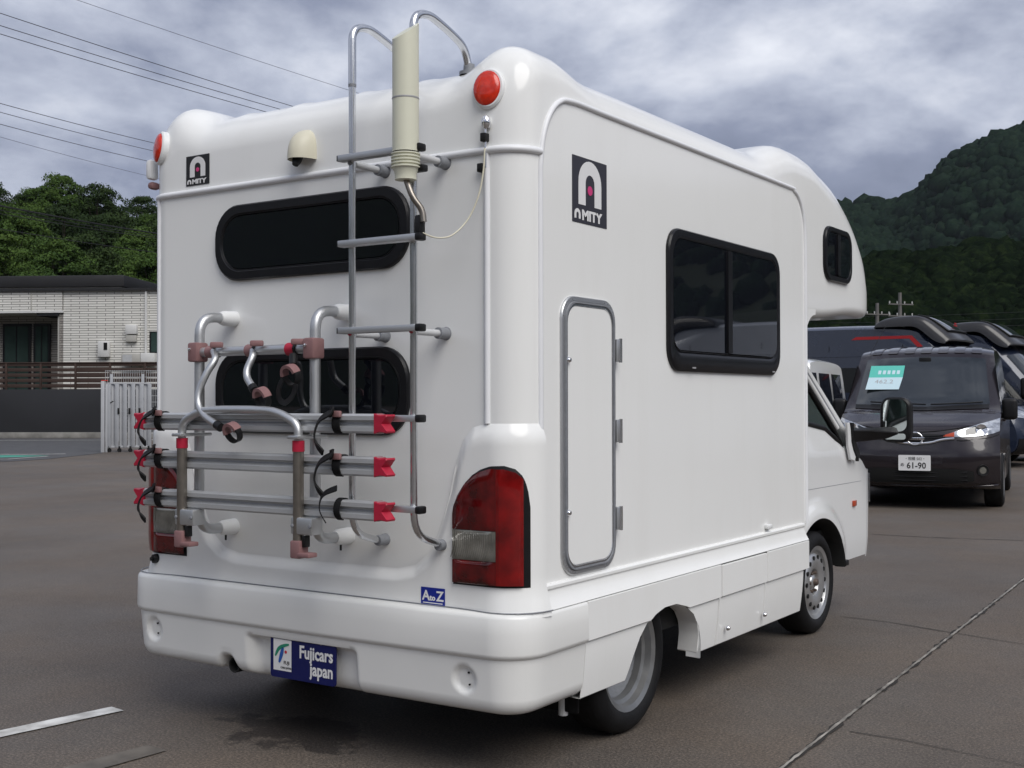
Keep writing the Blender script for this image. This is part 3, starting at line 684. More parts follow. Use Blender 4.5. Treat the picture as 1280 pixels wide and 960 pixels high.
# three clamp arms on the crossbar
a1 = [rp(285, 212, UY-.02), rp(290, 238, UY-.05), rp(262, 285, UY-.08), rp(237, 345, UY-.10), rp(236, 392, UY-.11), rp(258, 428, UY-.12), rp(295, 455, UY-.13)]
tube('clamp_arm', catmull(a1, 6), .0135, 'alu_matte', rack, 12); knob(rp(285, 212, UY).x)
e = a1[-1]; tube('arm_sleeve', [e, e+(a1[-1]-a1[-2]).normalized()*.03], .0165, 'black_plastic', rack, 12)
claw(rp(350, 482, UY-.14), (1, 0, -.15), (0, -.3, 1), 1.05)
a2 = [rp(417, 210, UY-.02), rp(415, 230, UY-.04), rp(398, 270, UY-.06), rp(398, 300, UY-.07), rp(414, 328, UY-.08)]
tube('clamp_arm', catmull(a2, 6), .0135, 'alu_matte', rack, 12); knob(rp(417, 210, UY).x)
e = a2[-1]; tube('arm_sleeve', [e, e+(a2[-1]-a2[-2]).normalized()*.022], .0165, 'black_plastic', rack, 12)
claw(rp(448, 366, UY-.09), (.9, 0, -.4), (.3, -.3, 1), 1.05)
knob(rp(552, 208, UY).x, 'red'); tube('arm_sleeve', [rp(552, 225, UY-.03), rp(552, 258, UY-.05)], .016, 'black_plastic', rack, 12)
claw(rp(543, 290, UY-.06), (.75, 0, -.2), (.2, -.3, 1), 1.1)
P = [rp(543+a, 300+b, UY-.07) for a, b in ((-28, 5), (-40, 35), (-38, 70), (-20, 82), (5, 60), (18, 20))]
sweep('clamp_strap', catmull(P, 5), [(-.010, -.002), (.010, -.002), (.010, .002), (-.010, .002)], 'black_plastic', rack, up=(0, -1, .2))
P = [rp(600, 260, UY+.05)]
# folded platform: two posts, a hoop, three rails
PY = -.235
XP = (rp(180, 650, PY).x, rp(568, 650, PY).x)
zc_ = [rp(180, 515, PY).z, rp(568, 527, PY).z]; zf_ = [rp(180, 830, PY).z, rp(568, 866, PY).z]
ztop = sum(zc_)/2; zbot = sum(zf_)/2
hoop_z = rp(400, 410, PY).z
tube('hoop', round_path([(XP[0], PY, ztop), (XP[0], PY, hoop_z-.045), (XP[0]+.10, PY-.005, hoop_z), (XP[0]+.22, PY-.005, hoop_z+.004), (XP[1]-.22, PY-.005, hoop_z+.004), (XP[1]-.10, PY-.005, hoop_z), (XP[1], PY, hoop_z-.045), (XP[1], PY, ztop)], .055), .0155, 'alu_matte', rack, 14)
for x in XP:
    tube('post', [(x, PY, ztop-.01), (x, PY, zbot)], .019, 'steel_brown', rack, 16)
    tube('post_collar', [(x, PY, ztop-.02), (x, PY, ztop+.018)], .0215, 'red_plastic', rack, 16)
    box('post_bracket', (x, (PY+UY)/2-.005, ztop+.03), (.05, abs(UY-PY)+.05, .012), 'alu_matte', rack, .003)
    f = box('post_foot', (x+.004, PY, zbot-.005), (.046, .048, .062), 'pink_plastic', rack, .006); box('foot_tab', (x+.045, PY-.004, zbot-.022), (.055, .045, .016), 'pink_plastic', rack, .004)
    box('foot_catch', (x+.036, PY, zbot+.024), (.016, .026, .04), 'black_plastic', rack, .003)
    lz = (rp(210, 765, PY).z+rp(600, 793, PY).z)/2
    bm = box_bm((x+.028, PY+.012, lz), (.10, .058, .060), .006); bmobj('link_plate', bm, 'alu_matte', rack)
    for q in (-.012, .070): lathe('link_bolt', [(0, .004), (.006, .003), (.007, 0)], (x+q, PY-.018, lz), (0, -1, 0), 'grey_fitting', rack, 10)
RY = -.20
rails = [((45, 441), (850, 451)), ((50, 566), (862, 594)), ((50, 692), (862, 744))]
xl_ = np.mean([rp(*a, RY).x for a, b in rails])+.02; xr_ = np.mean([rp(*b, RY).x for a, b in rails])-.02
prof = [(-.033, -.018), (.033, -.018), (.033, .014), (.026, .022), (.012, .022), (.009, .010), (-.009, .010), (-.012, .022), (-.026, .022), (-.033, .014)]
def strap_c(x, z, hh, w=.034, side=1):
    """hook-and-loop wheel strap hanging as an open C in front of a rail"""
    P = [Vector((x-.030, RY-.026, z+.036)), Vector((x-.005, RY-.040, z+.040)), Vector((x-.045*side, RY-.06, z+.012)), Vector((x-.062*side, RY-.068, z-hh*.35)), Vector((x-.056*side, RY-.065, z-hh*.7)), Vector((x-.030*side, RY-.06, z-hh))]
    sweep('wheel_strap', catmull(P, 6), [(-w/2, -.003), (w/2, -.003), (w/2, .003), (-w/2, .003)], 'black_rubber', rack, up=(-.7, -.7, .1))
    sweep('strap_wrap', [Vector((x, RY, z))+Vector((0, -.030*math.cos(a), .036*math.sin(a))) for a in np.linspace(math.radians(-75), math.radians(140), 14)], [(-w/2, -.001), (w/2, -.001), (w/2, .003), (-w/2, .003)], 'black_rubber', rack, up=lambda p, z=z, x=x: Vector((0, p.y-RY, p.z-z)))
    box('strap_buckle', (x+.006, RY-.030, z+.032), (.034, .014, .022), 'pink_plastic', rack, .004)
for k, (a, b) in enumerate(rails):
    z = (rp(*a, RY).z+rp(*b, RY).z)/2-.002
    sweep('wheel_rail', [(xl_, RY, z), (xr_, RY, z)], prof, 'rail_grey', rack, up=(0, -1, 0))
    box('rail_groove', ((xl_+xr_)/2, RY-.0115, z), (xr_-xl_-.01, .002, .006), 'grey_fitting', rack)
    for (x, sg) in ((xl_, -1), (xr_, 1)):
        P = [(0, -.034), (0, .034), (.026, .028), (.054, .031), (.057, .025), (.036, .0), (.057, -.025), (.054, -.031), (.026, -.028)]
        plate('rail_cap', [(sg*a_, b_) for a_, b_ in P], (Vector((x-sg*.012, RY+.022, z)), X3, Z3, -Y3), .046, 'red_plastic', rack, .003)
    strap_c(rp(118, 430, RY).x, z, (.085, .075, .085)[k]); 
    if k < 2: strap_c(rp(712, 430, RY).x, z, .10)
    else:
        x = rp(715, 700, RY).x
        P = [Vector((x+.02, RY-.05, z+.075)), Vector((x-.03, RY-.065, z+.05)), Vector((x-.045, RY-.065, z+.0)), Vector((x-.03, RY-.05, z-.045))]
        sweep('wheel_strap', catmull(P, 6), [(-.012, -.0015), (.012, -.0015), (.012, .0025), (-.012, .0025)], 'black_rubber', rack, up=(-.7, -.7, .1))
        sweep('strap_wrap', [Vector((x, RY, z))+Vector((0, -.030*math.cos(a), .036*math.sin(a))) for a in np.linspace(math.radians(-75), math.radians(140), 14)], [(-.013, -.001), (.013, -.001), (.013, .003), (-.013, .003)], 'black_rubber', rack, up=lambda p, z=z, x=x: Vector((0, p.y-RY, p.z-z)))
# ================================================================ CAB
CX = .80
def cab_x(z): return CX-(0.0 if z < 1.0 else .20*(z-1.0))-.03*max(0, (.5-z)/.2)**2*.5
FA = (3.235, .285)                           # front axle
def fr_arch(y):
    a = (y-FA[0])/.425; return -1 if abs(a) >= 1 else FA[1]+.355*math.sqrt(1-a*a)
BELT = [(2.70, 1.215), (3.10, 1.175), (3.45, 1.135), (3.60, 1.075), (3.70, 1.02), (3.84, .985), (3.95, .965), (4.05, .925), (4.13, .87)]
for sg in (1, -1):
    yy = np.concatenate([np.linspace(2.70, 4.13, 116)]); V = []; R = 26
    for y in yy:
        b = max(.345, fr_arch(y)); t = interp(y, BELT)
        for q in range(R):
            z = b+(t-b)*q/(R-1)
            bul = 0
            rr = math.hypot((y-FA[0])/1.17, z-FA[1]); fl = .030*float(sm(.47, .40, rr) if False else (1-sm(.38, .47, rr)))*float(sm(.30, .50, z))
            yb = 0
            V.append((sg*(cab_x(z)+bul+fl+yb), y, z))
    weld(obj('cab_door', V, grid_faces(len(yy), R), 'white_paint', CAMPER, 30), ang=28)
    # arch inside and liner
    V = []
    for a in np.linspace(.12, PI-.12, 30):
        y, z = FA[0]+.425*math.cos(a), FA[1]+.355*math.sin(a); V += [(sg*(CX+.028), y, z), (sg*(CX+.02), y, z-.006), (sg*(CX-.03), FA[0]+.42*math.cos(a), FA[1]+.345*math.sin(a)), (sg*(CX-.40), FA[0]+.42*math.cos(a), FA[1]+.345*math.sin(a))]
    obj('wheel_liner', V, grid_faces(30, 4), 'underbody', CAMPER, 40)
    box('sill_step', (sg*(CX-.02), 3.72, .335), (.06, .10, .035), 'black_plastic', CAMPER, .008)
    # thin dark tube along the door crease
    tube('door_gap', [(sg*(cab_x(.8)-.0005), 2.72, .806), (sg*(cab_x(.8)-.0005), 4.03, .804)], .0018, 'grey_fitting', CAMPER, 5)
    # front corner panel
    V = []; yy = np.linspace(0, 1, 12); R = 20
    for f in yy:
        th = f*PI/2
        for q in range(R):
            z = .33+(.868-.33)*q/(R-1); push = .05*math.sin(min(1, (z-.33)/.5)*PI/2)-.05*max(0, (z-.75)/.2)**1.3
            V.append((sg*(cab_x(z)-.17+.17*math.cos(th)), 4.132+(.165+push)*math.sin(th), z))
    weld(obj('cab_corner', V, grid_faces(12, R), 'white_paint', CAMPER, 40), ang=40)
    # head lamp wraps the corner
    V = []
    for f in np.linspace(.15, 1, 8):
        th = f*PI/2
        for z in np.linspace(.66, .84, 8):
            push = .05*math.sin(min(1, (z-.33)/.5)*PI/2)-.05*max(0, (z-.75)/.2)**1.3; e = .012
            V.append((sg*(cab_x(z)-.17+(.17+e)*math.cos(th)), 4.132+(.165+push+e)*math.sin(th), z))
    weld(obj('head_lamp', V, grid_faces(8, 8), 'headlight', CAMPER, 50), ang=50)
    tube('corner_gap', [(sg*(cab_x(z)-.004), 4.131, z) for z in np.linspace(.36, .86, 8)], .0022, 'grey_fitting', CAMPER, 5)
    box('side_marker', (sg*(CX+.006), 3.885, .677), (.012, .055, .034), 'amber_lens', CAMPER, .003)
    # window: glass, pillar, trims
    zA0, zA1 = (3.05, 1.66), (3.86, 1.0)
    G = [(2.74, 1.215), (3.10, 1.18), (3.45, 1.14), (3.60, 1.08), (3.69, 1.03), (3.74, 1.035), (3.13, 1.56), (3.02, 1.64), (2.74, 1.64)]
    obj('door_glass', [(sg*(cab_x(z)-.02), y, z) for y, z in G], [tuple(range(len(G)))], 'cab_glass', CAMPER)
    tube('window_seal', [(sg*(cab_x(z)-.004), y, z) for y, z in [(3.0, 1.64), (3.10, 1.565), (3.40, 1.31), (3.62, 1.115), (3.695, 1.03), (3.60, 1.075), (3.45, 1.137), (3.10, 1.178), (2.74, 1.216)]], .017, 'black_plastic', CAMPER, 8)
    tube('door_frame', [(sg*(cab_x(z)+.002), y, z) for y, z in [(3.03, 1.655), (3.12, 1.595), (3.44, 1.325), (3.66, 1.135)]], .017, 'white_paint', CAMPER, 10)
    tube('drip_rail', [(sg*(cab_x(z)+.002), y, z) for y, z in [(3.03, 1.685), (3.15, 1.615), (3.48, 1.335), (3.70, 1.14)]], .009, 'grey_fitting', CAMPER, 8)
    tube('windscreen_pillar', [(sg*(cab_x(z)-.02), y, z) for y, z in [(3.05, 1.70), (3.19, 1.62), (3.53, 1.335), (3.80, 1.11), (3.92, 1.0)]], .030, 'white_paint', CAMPER, 12)
    # mirror: base strip, arm, housing, glass
    mb = plate('door_mirror', [(3.70, 1.165), (3.735, 1.165), (3.80, 1.02), (3.87, .985), (3.83, .935), (3.76, .945), (3.715, 1.03)], (Vector((sg*(CX+.012), 0, 0)), Y3, Z3, Vector((sg, 0, 0))), .016, 'white_plastic', CAMPER, .003)
    plate('mirror_foot', [(3.745, 1.165), (3.79, 1.165), (3.80, 1.07), (3.90, .985), (3.88, .93), (3.80, 1.00), (3.765, 1.05)], (Vector((sg*(CX+.016), 0, 0)), Y3, Z3, Vector((sg, 0, 0))), .02, 'black_plastic', mb, .003)
    mc = SP(1119, 525, 1.0) if sg > 0 else Vector((-1.0, 4.05, 1.14)); mc = Vector((sg*1.0, mc.y, mc.z))
    sweep('mirror_arm', [(sg*(CX+.015), mc.y-.27, mc.z-.090), (sg*(CX+.07), mc.y-.15, mc.z-.085), (mc.x, mc.y+.03, mc.z-.075)], [(-.038, -.016), (-.032, -.022), (.032, -.022), (.038, -.016), (.038, .016), (.032, .022), (-.032, .022), (-.038, .016)], 'black_plastic', mb, up=(-sg*.6, -.8, 0))
    n = Vector((-sg*.02, -1, 0)).normalized(); ex = Vector((1, 0, 0)); ex = (ex-n*ex.dot(n)).normalized(); ey = Vector((0, 0, 1))
    plate('mirror_housing', rrect(.185, .275, .06, 6), (mc+Vector((0, .055, 0)), ex, ey, n), .06, 'black_plastic', mb, .012)
    plate('mirror_pane', rrect(.142, .195, .045, 6), (mc+Vector((0, -.0055, 0))+ey*.028, ex, ey, n), .002, 'mirror_glass', mb)
    plate('mirror_pane', rrect(.128, .036, .015, 6), (mc+Vector((0, -.0055, 0))-ey*.100, ex, ey, n), .002, 'mirror_glass', mb)
# cab front, screen, roof, interior
fp = [(.30, 4.25), (.45, 4.30), (.62, 4.33), (.80, 4.32), (.87, 4.28), (.95, 4.18), (.99, 4.10)]; V = []
for (z, y) in fp:
    for x in np.linspace(-.66, .66, 15): V.append((x, y-.03*(x/.66)**2, z))
weld(obj('cab_front', V, grid_faces(len(fp), 15), 'white_paint', CAMPER, 40), ang=50)
V = []
for (z, y) in [(.985, 4.10), (1.2, 3.88), (1.45, 3.58), (1.68, 3.22)]:
    for x in np.linspace(-1, 1, 11): V.append((x*(cab_x(z)-.05), y-.06*x*x, z))
weld(obj('windscreen', V, grid_faces(4, 11), 'screen_glass', CAMPER, 40), ang=50)
box('cab_roof', (0, 2.95, 1.70), (1.34, .62, .05), 'white_paint', CAMPER, .02)
box('dashboard', (0, 3.86, .93), (1.48, .36, .22), 'dash_plastic', CAMPER, .05)
for x in (.42, -.42):
    b = box('cab_seat', (x, 3.02, .86), (.52, .50, .18), 'seat_cloth', CAMPER, .05); box('seat_back', (x, 2.84, 1.15), (.50, .14, .62), 'seat_cloth', b, .05, rot=Matrix.Rotation(.15, 3, 'X')); box('headrest', (x, 2.80, 1.50), (.26, .10, .16), 'seat_cloth', b, .04)
sw = tube('steering_wheel', [Vector((.40, 3.52, 1.08))+Vector((.19*math.cos(a), .10*math.sin(a)*-1*.6, .19*math.sin(a)*.7)) for a in np.linspace(0, 2*PI, 28)[:-1]], .014, 'black_plastic', CAMPER, 8, closed=True)
tube('steering_column', [(.40, 3.52, 1.08), (.40, 3.75, .9)], .03, 'black_plastic', sw, 10)
box('cab_floor', (0, 3.45, .52), (1.46, 1.4, .05), 'underbody', CAMPER)
# ---- wheels
def wheel(c, sg, r, rim, dish, w, deep=False, holes=True):
    c = Vector(c); ax = (sg, 0, 0); x0 = 0
    lipr = rim+.012
    if deep: prof = [(lipr+.004, -.01), (lipr+.006, .0), (lipr, .004), (rim-.008, -.004), (rim-.014, -.03), (rim-.030, -.036), (rim-.034, -.066)]
    else: prof = [(lipr+.004, -.01), (lipr+.006, .0), (lipr, .004), (rim-.008, -.004), (rim-.014, -.020), (rim-.026, -.022), (rim-.040, -.006), (rim-.075, .004), (.075, -.012), (.068, -.030), (.045, -.032), (.040, -.018), (.03, -.01), (0, -.01)]
    W = lathe('wheel', prof, c, ax, 'wheel_grey' if deep else 'wheel_silver', CAMPER, 48)
    tp = [(rim+.006, -.012), (rim+.014, .006), (rim+.03, .014), ((r+rim)/2, .017), (r-.030, .011), (r-.014, .0), (r-.004, -.014), (r, -.03), (r, -w+.03), (r-.02, -w), (rim, -w)]
    lathe('tyre', tp, c, ax, 'black_rubber', W, 56)
    for q in (.25, .5, .75): lathe('tread_groove', [(r+.0005, -.03-q*(w-.06)-.003), (r+.001, -.03-q*(w-.06)+.003)], c, ax, 'dark_hole', W, 40)
    if holes:
        for k in range(14):
            a = 2*PI*k/14; rr = rim-.050; p = c+Vector((sg*.0015, rr*math.cos(a), rr*math.sin(a)))
            lathe('vent_hole', [(0, .0), (.0125, .0), (.0125, -.006)], p, ax, 'dark_hole', W, 12)
        for k in range(6):
            a = 2*PI*k/6; p = c+Vector((sg*-.02, .056*math.cos(a), .056*math.sin(a))); lathe('wheel_nut', [(0, .012), (.008, .011), (.010, -.01)], p, ax, 'rust_hub', W, 8)
        lathe('hub_cap', [(0, .012), (.014, .010), (.020, .0), (.022, -.02)], c, ax, 'rust_hub', W, 16)
    else:
        lathe('hub_disc', [(rim-.0335, -.064), (rim-.040, -.085), (rim-.06, -.105), (.07, -.115), (.065, -.10), (0, -.10)], c, ax, 'grey_fitting', W, 32); lathe('hub_cap', [(0, -.06), (.04, -.062), (.05, -.1)], c, ax, 'rust_hub', W, 16)
for sg in (1, -1):
    wheel((sg*.885, .885, .297), sg, .297, .201, .1, .16, deep=True, holes=False)
    wheel((sg*.798, FA[0], .283), sg, .283, .190, .1, .165)
# the nearside corner of the body stands a touch further out than the rounded plan
for ch in CAMPER.children_recursive:
    if ch.type != 'MESH' or ch.name.split('.')[0] in ('bike_rack', 'ladder') or (ch.parent.name.split('.')[0] in ('bike_rack', 'ladder')): continue
    n = len(ch.data.vertices); co = np.empty(n*3, dtype=np.float32); ch.data.vertices.foreach_get('co', co); co = co.reshape(-1, 3); ox = off(ch).x
    wx_ = co[:, 0]+ox; amt = .062 if ch.name.startswith('bumper') or ch.name.startswith('screw') else .026
    co[:, 0] -= np.where((co[:, 1]+off(ch).y < 2.73), amt*sm(.5, .8, -wx_), 0); ch.data.vertices.foreach_set('co', co.ravel()); ch.data.update()
# ================================================================ GROUND
def ground_mat():
    m = bpy.data.materials.new('asphalt'); m.use_nodes = True; t = m.node_tree; b = t.nodes['Principled BSDF']; c = N(t, 'ShaderNodeTexCoord')
    def noise(sc, det=4, ro=.55):
        n = N(t, 'ShaderNodeTexNoise'); n.inputs['Scale'].default_value = sc; n.inputs['Detail'].default_value = det; n.inputs['Roughness'].default_value = ro; L(t, c.outputs['Object'], n.inputs['Vector']); return n.outputs[0]
    big = ramp(t, [(.28, (.080, .068, .058)), (.5, (.104, .089, .076)), (.72, (.130, .113, .098))], noise(.35, 8, .65))
    fine = ramp(t, [(.30, (.25, .25, .26)), (.5, (1, 1, 1)), (.70, (2.5, 2.45, 2.35))], noise(95, 3, .8))
    mx = N(t, 'ShaderNodeMix', data_type='RGBA', blend_type='MULTIPLY'); mx.inputs[0].default_value = .75; L(t, big.outputs[0], mx.inputs[6]); L(t, fine.outputs[0], mx.inputs[7])
    mid = ramp(t, [(.35, (.88, .88, .89)), (.65, (1.10, 1.09, 1.07))], noise(14, 6, .75))
    m2 = N(t, 'ShaderNodeMix', data_type='RGBA', blend_type='MULTIPLY'); m2.inputs[0].default_value = .8; L(t, mx.outputs[2], m2.inputs[6]); L(t, mid.outputs[0], m2.inputs[7])
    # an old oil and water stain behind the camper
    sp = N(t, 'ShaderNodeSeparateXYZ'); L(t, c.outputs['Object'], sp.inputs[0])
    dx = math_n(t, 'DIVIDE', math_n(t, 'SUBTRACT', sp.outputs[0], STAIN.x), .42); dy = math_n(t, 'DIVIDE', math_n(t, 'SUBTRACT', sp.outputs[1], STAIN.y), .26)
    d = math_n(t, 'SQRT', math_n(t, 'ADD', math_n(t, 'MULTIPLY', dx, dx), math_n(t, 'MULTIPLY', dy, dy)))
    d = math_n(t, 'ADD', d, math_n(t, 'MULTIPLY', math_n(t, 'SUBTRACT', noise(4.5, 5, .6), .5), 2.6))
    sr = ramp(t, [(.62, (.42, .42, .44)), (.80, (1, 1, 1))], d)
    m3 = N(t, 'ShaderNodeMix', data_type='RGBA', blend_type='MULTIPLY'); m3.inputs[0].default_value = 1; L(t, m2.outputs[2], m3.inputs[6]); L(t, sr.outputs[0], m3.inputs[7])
    tint = ramp(t, [(.38, (.97, .99, 1.02)), (.62, (1.05, .99, .93))], noise(.8, 4, .6)); m4 = N(t, 'ShaderNodeMix', data_type='RGBA', blend_type='MULTIPLY'); m4.inputs[0].default_value = .9; L(t, m3.outputs[2], m4.inputs[6]); L(t, tint.outputs[0], m4.inputs[7])
    L(t, m4.outputs[2], b.inputs['Base Color'])
    rr = math_n(t, 'MULTIPLY_ADD', noise(1.2, 5), .3, .55); L(t, rr, b.inputs['Roughness']); b.inputs['Specular IOR Level'].default_value = .35
    bp = N(t, 'ShaderNodeBump'); bp.inputs['Strength'].default_value = .35; bp.inputs['Distance'].default_value = .004; L(t, noise(220, 2), bp.inputs['Height']); L(t, bp.outputs[0], b.inputs['Normal'])
    MT['asphalt'] = m
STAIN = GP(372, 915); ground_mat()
mat('road_asphalt', (.075, .076, .08), .8, var=.2, vscale=3, bump=.2, bscale=150)
mat('worn_paint', (.62, .62, .60), .6, var=.2, vscale=10, dirt=(.36, .35, .33))
mat('worn_patch', (.125, .112, .097), .8, var=.25, vscale=10)
mat('green_paint', (.05, .30, .22), .6, var=.15, vscale=3)
mat('joint_pale', (.27, .255, .23), .8, var=.5, vscale=6, dirt=(.035, .031, .027))
mat('crack_dark', (.026, .023, .021), .9, var=.3, vscale=20)
mat('soil', (.05, .045, .03), .9, var=.3, vscale=1)
S_ = 2600
g = obj('ground', [(-S_, -S_, 0), (S_, -S_, 0), (S_, S_, 0), (-S_, S_, 0)], [(0, 1, 2, 3)], 'asphalt'); tag(g, kind='structure')
def strip(name, pts, w, m, z=.004, jit=0, kind='structure', seg=.12):
    P = [Vector(p) for p in pts]; Q = [P[0]]
    for a, b in zip(P, P[1:]):
        n = max(1, int((b-a).length/seg)); Q += [a.lerp(b, (k+1)/n) for k in range(n)]
    V = []
    for i, p in enumerate(Q):
        t = (Q[min(i+1, len(Q)-1)]-Q[max(0, i-1)]); t.z = 0; t.normalize(); n = Vector((-t.y, t.x, 0)); k = w/2*(1+random.uniform(-jit, jit)); sh = random.uniform(-jit, jit)*w*.4
        a, b = p+n*(k+sh), p-n*(k-sh); V += [(a.x, a.y, z), (b.x, b.y, z)]
    o = obj(name, V, grid_faces(len(Q), 2), m); tag(o, kind=kind); return o
ja, jb = GP(985, 955), GP(1280, 724); jd = (jb-ja).normalized()
strip('pavement_joint', [ja-jd*6, jb+jd*14], .013, 'joint_pale', .0055, .3, seg=.03); strip('pavement_joint', [ja-jd*6, jb+jd*14], .024, 'crack_dark', .0038, .8, seg=.06)
strip('pavement_crack', [GP(1050, 771), GP(1110, 778), GP(1170, 788), GP(1280, 806), GP(1500, 836)], .008, 'crack_dark', .004, .5)
strip('pavement_crack', [GP(1062, 915), GP(1130, 926), GP(1200, 941), GP(1300, 962)], .005, 'crack_dark', .004, .6)
strip('pavement_crack', [GP(1090, 668), GP(1160, 672), GP(1280, 676)], .02, 'crack_dark', .004, .5)
la, lb = GP(-160, 953), GP(147, 887); ld = (lb-la).normalized(); ln = Vector((-ld.y, ld.x, 0))
strip('parking_line', [la, lb], .095, 'worn_paint', .005, .03, seg=.04)
wa, wb = GP(80, 968), GP(196, 936); strip('worn_line', [wa, wb], .12, 'worn_patch', .0045, .02, seg=.05)
# ================================================================ PARKED VANS
class Shell:
    """car body: a strip from the front bumper over bonnet, screen and roof to the tail, plus flat sides split at the belt"""
    def __init__(self, prof, W0, zb, k, dy=.0, p=4):
        # prof rows: (y, z, edge_dy, edge_dz)
        self.P = np.array([tuple(v) for v in self.cm(np.array(prof, float), 6)]); self.W0, self.zb, self.k, self.p = W0, zb, k, p
    @staticmethod
    def cm(P, n):
        out = []
        for i in range(len(P)-1):
            a, b, c, d = P[max(0, i-1)], P[i], P[i+1], P[min(len(P)-1, i+2)]
            for q in range(n):
                t = q/n; out.append(.5*((2*b)+(c-a)*t+(2*a-5*b+4*c-d)*t*t+(3*b-a-3*c+d)*t**3))
        out.append(P[-1]); return out
    def w(self, z): return self.W0-self.k*max(0, z-self.zb)
    def S(self, t, u, o=0):
        """t in units of the given rows"""
        i = min(max(t*6, 0), len(self.P)-1.001); a = self.P[int(i)]*(1-(i-int(i)))+self.P[int(i)+1]*(i-int(i))
        au = abs(u)**self.p; y, z = a[0]+a[2]*au, a[1]+a[3]*au; x = u*self.w(a[1]+a[3])
        v = Vector((x, y, z))
        if o:
            e = .02; n = (self.S(t+e, u)-self.S(t-e, u)).cross(self.S(t, u+e)-self.S(t, u-e)); n.normalize()
            v = v+n*o*self.sgn
        return v
    sgn = 1
    def build(self, name, m, parent, m_side=None, sill=.25):
        us = np.concatenate([np.linspace(-1, -.7, 9), np.linspace(-.62, .62, 13), np.linspace(.7, 1, 9)]); V = []; n = len(self.P)
        for i in range(n):
            for u in us: V.append(self.S(i/6, u))
        F = grid_faces(n, len(us)); E = [self.S(i/6, 1) for i in range(n)]
        # normal direction
        c = (self.S(5, .1)-self.S(4.9, .1)).cross(self.S(5, .12)-self.S(5, .1)); self.sgn = 1 if (c.z+(-c.y)*.3) > 0 else -1
        for sg in (1, -1):
            def clip(poly, keep):
                out = []
                for a, b in zip(poly, poly[1:]+poly[:1]):
                    ka, kb = keep(a.z), keep(b.z)
                    if ka >= 0: out.append(a)
                    if (ka >= 0) != (kb >= 0): out.append(a.lerp(b, ka/(ka-kb)))
                return out
            for keep in (lambda z: self.zb-z, lambda z: z-self.zb):
                q = clip(E, keep); b0 = len(V)
                V += [(sg*self.w(p.z), p.y, p.z) for p in q]; F.append(tuple(range(b0, b0+len(q))))
        ob = obj(name, V, F, m, parent, 40, local=True); return weld(ob, 1e-4, 40)
    def patch(self, name, cols, m, parent, o=.006, rows=8, smooth=50):
        V = []
        for (u, t0, t1) in cols:
            for q in range(rows): V.append(self.S(t0+(t1-t0)*q/(rows-1), u, o))
        ob = obj(name, V, grid_faces(len(cols), rows), m, parent, smooth, local=True); return ob
    def cols(self, lo, hi, n=16):
        """lo, hi: lists of (u, t)"""
        us = np.linspace(lo[0][0], lo[-1][0], n); return [(u, interp(u, lo), interp(u, hi)) for u in us]
    def line(self, name, pts, r, m, parent, o=.008, seg=8): return tube(name, catmull([self.S(t, u, o) for (u, t) in pts], 6), r, m, parent, seg, local=True)
def car_wheel(x, y, r, parent, sg, w=.2):
    W = lathe('wheel', [(r*.68, 0), (r*.70, .006), (r*.6, -.01), (r*.55, -.03), (r*.2, -.012), (0, -.012)], (x, y, r), (sg, 0, 0), 'wheel_silver', parent, 28, local=True)
    lathe('tyre', [(r*.69, -.01), (r*.74, .008), (r*.86, .012), (r*.96, 0), (r, -.02), (r, -w+.02), (r*.9, -w)], (x, y, r), (sg, 0, 0), 'black_rubber', W, 32, local=True)
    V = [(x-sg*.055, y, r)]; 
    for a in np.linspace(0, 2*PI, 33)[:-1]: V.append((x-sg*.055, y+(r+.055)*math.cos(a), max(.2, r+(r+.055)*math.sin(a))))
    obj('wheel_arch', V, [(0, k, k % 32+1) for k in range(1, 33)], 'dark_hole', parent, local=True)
    for k in range(5):
        a = 2*PI*k/5+.3; box('spoke', (x-sg*.004, y+r*.38*math.cos(a), r+r*.38*math.sin(a)), (.016, r*.42, r*.16), 'wheel_silver', W, .004, rot=Matrix.Rotation(a, 3, 'X'), local=True)
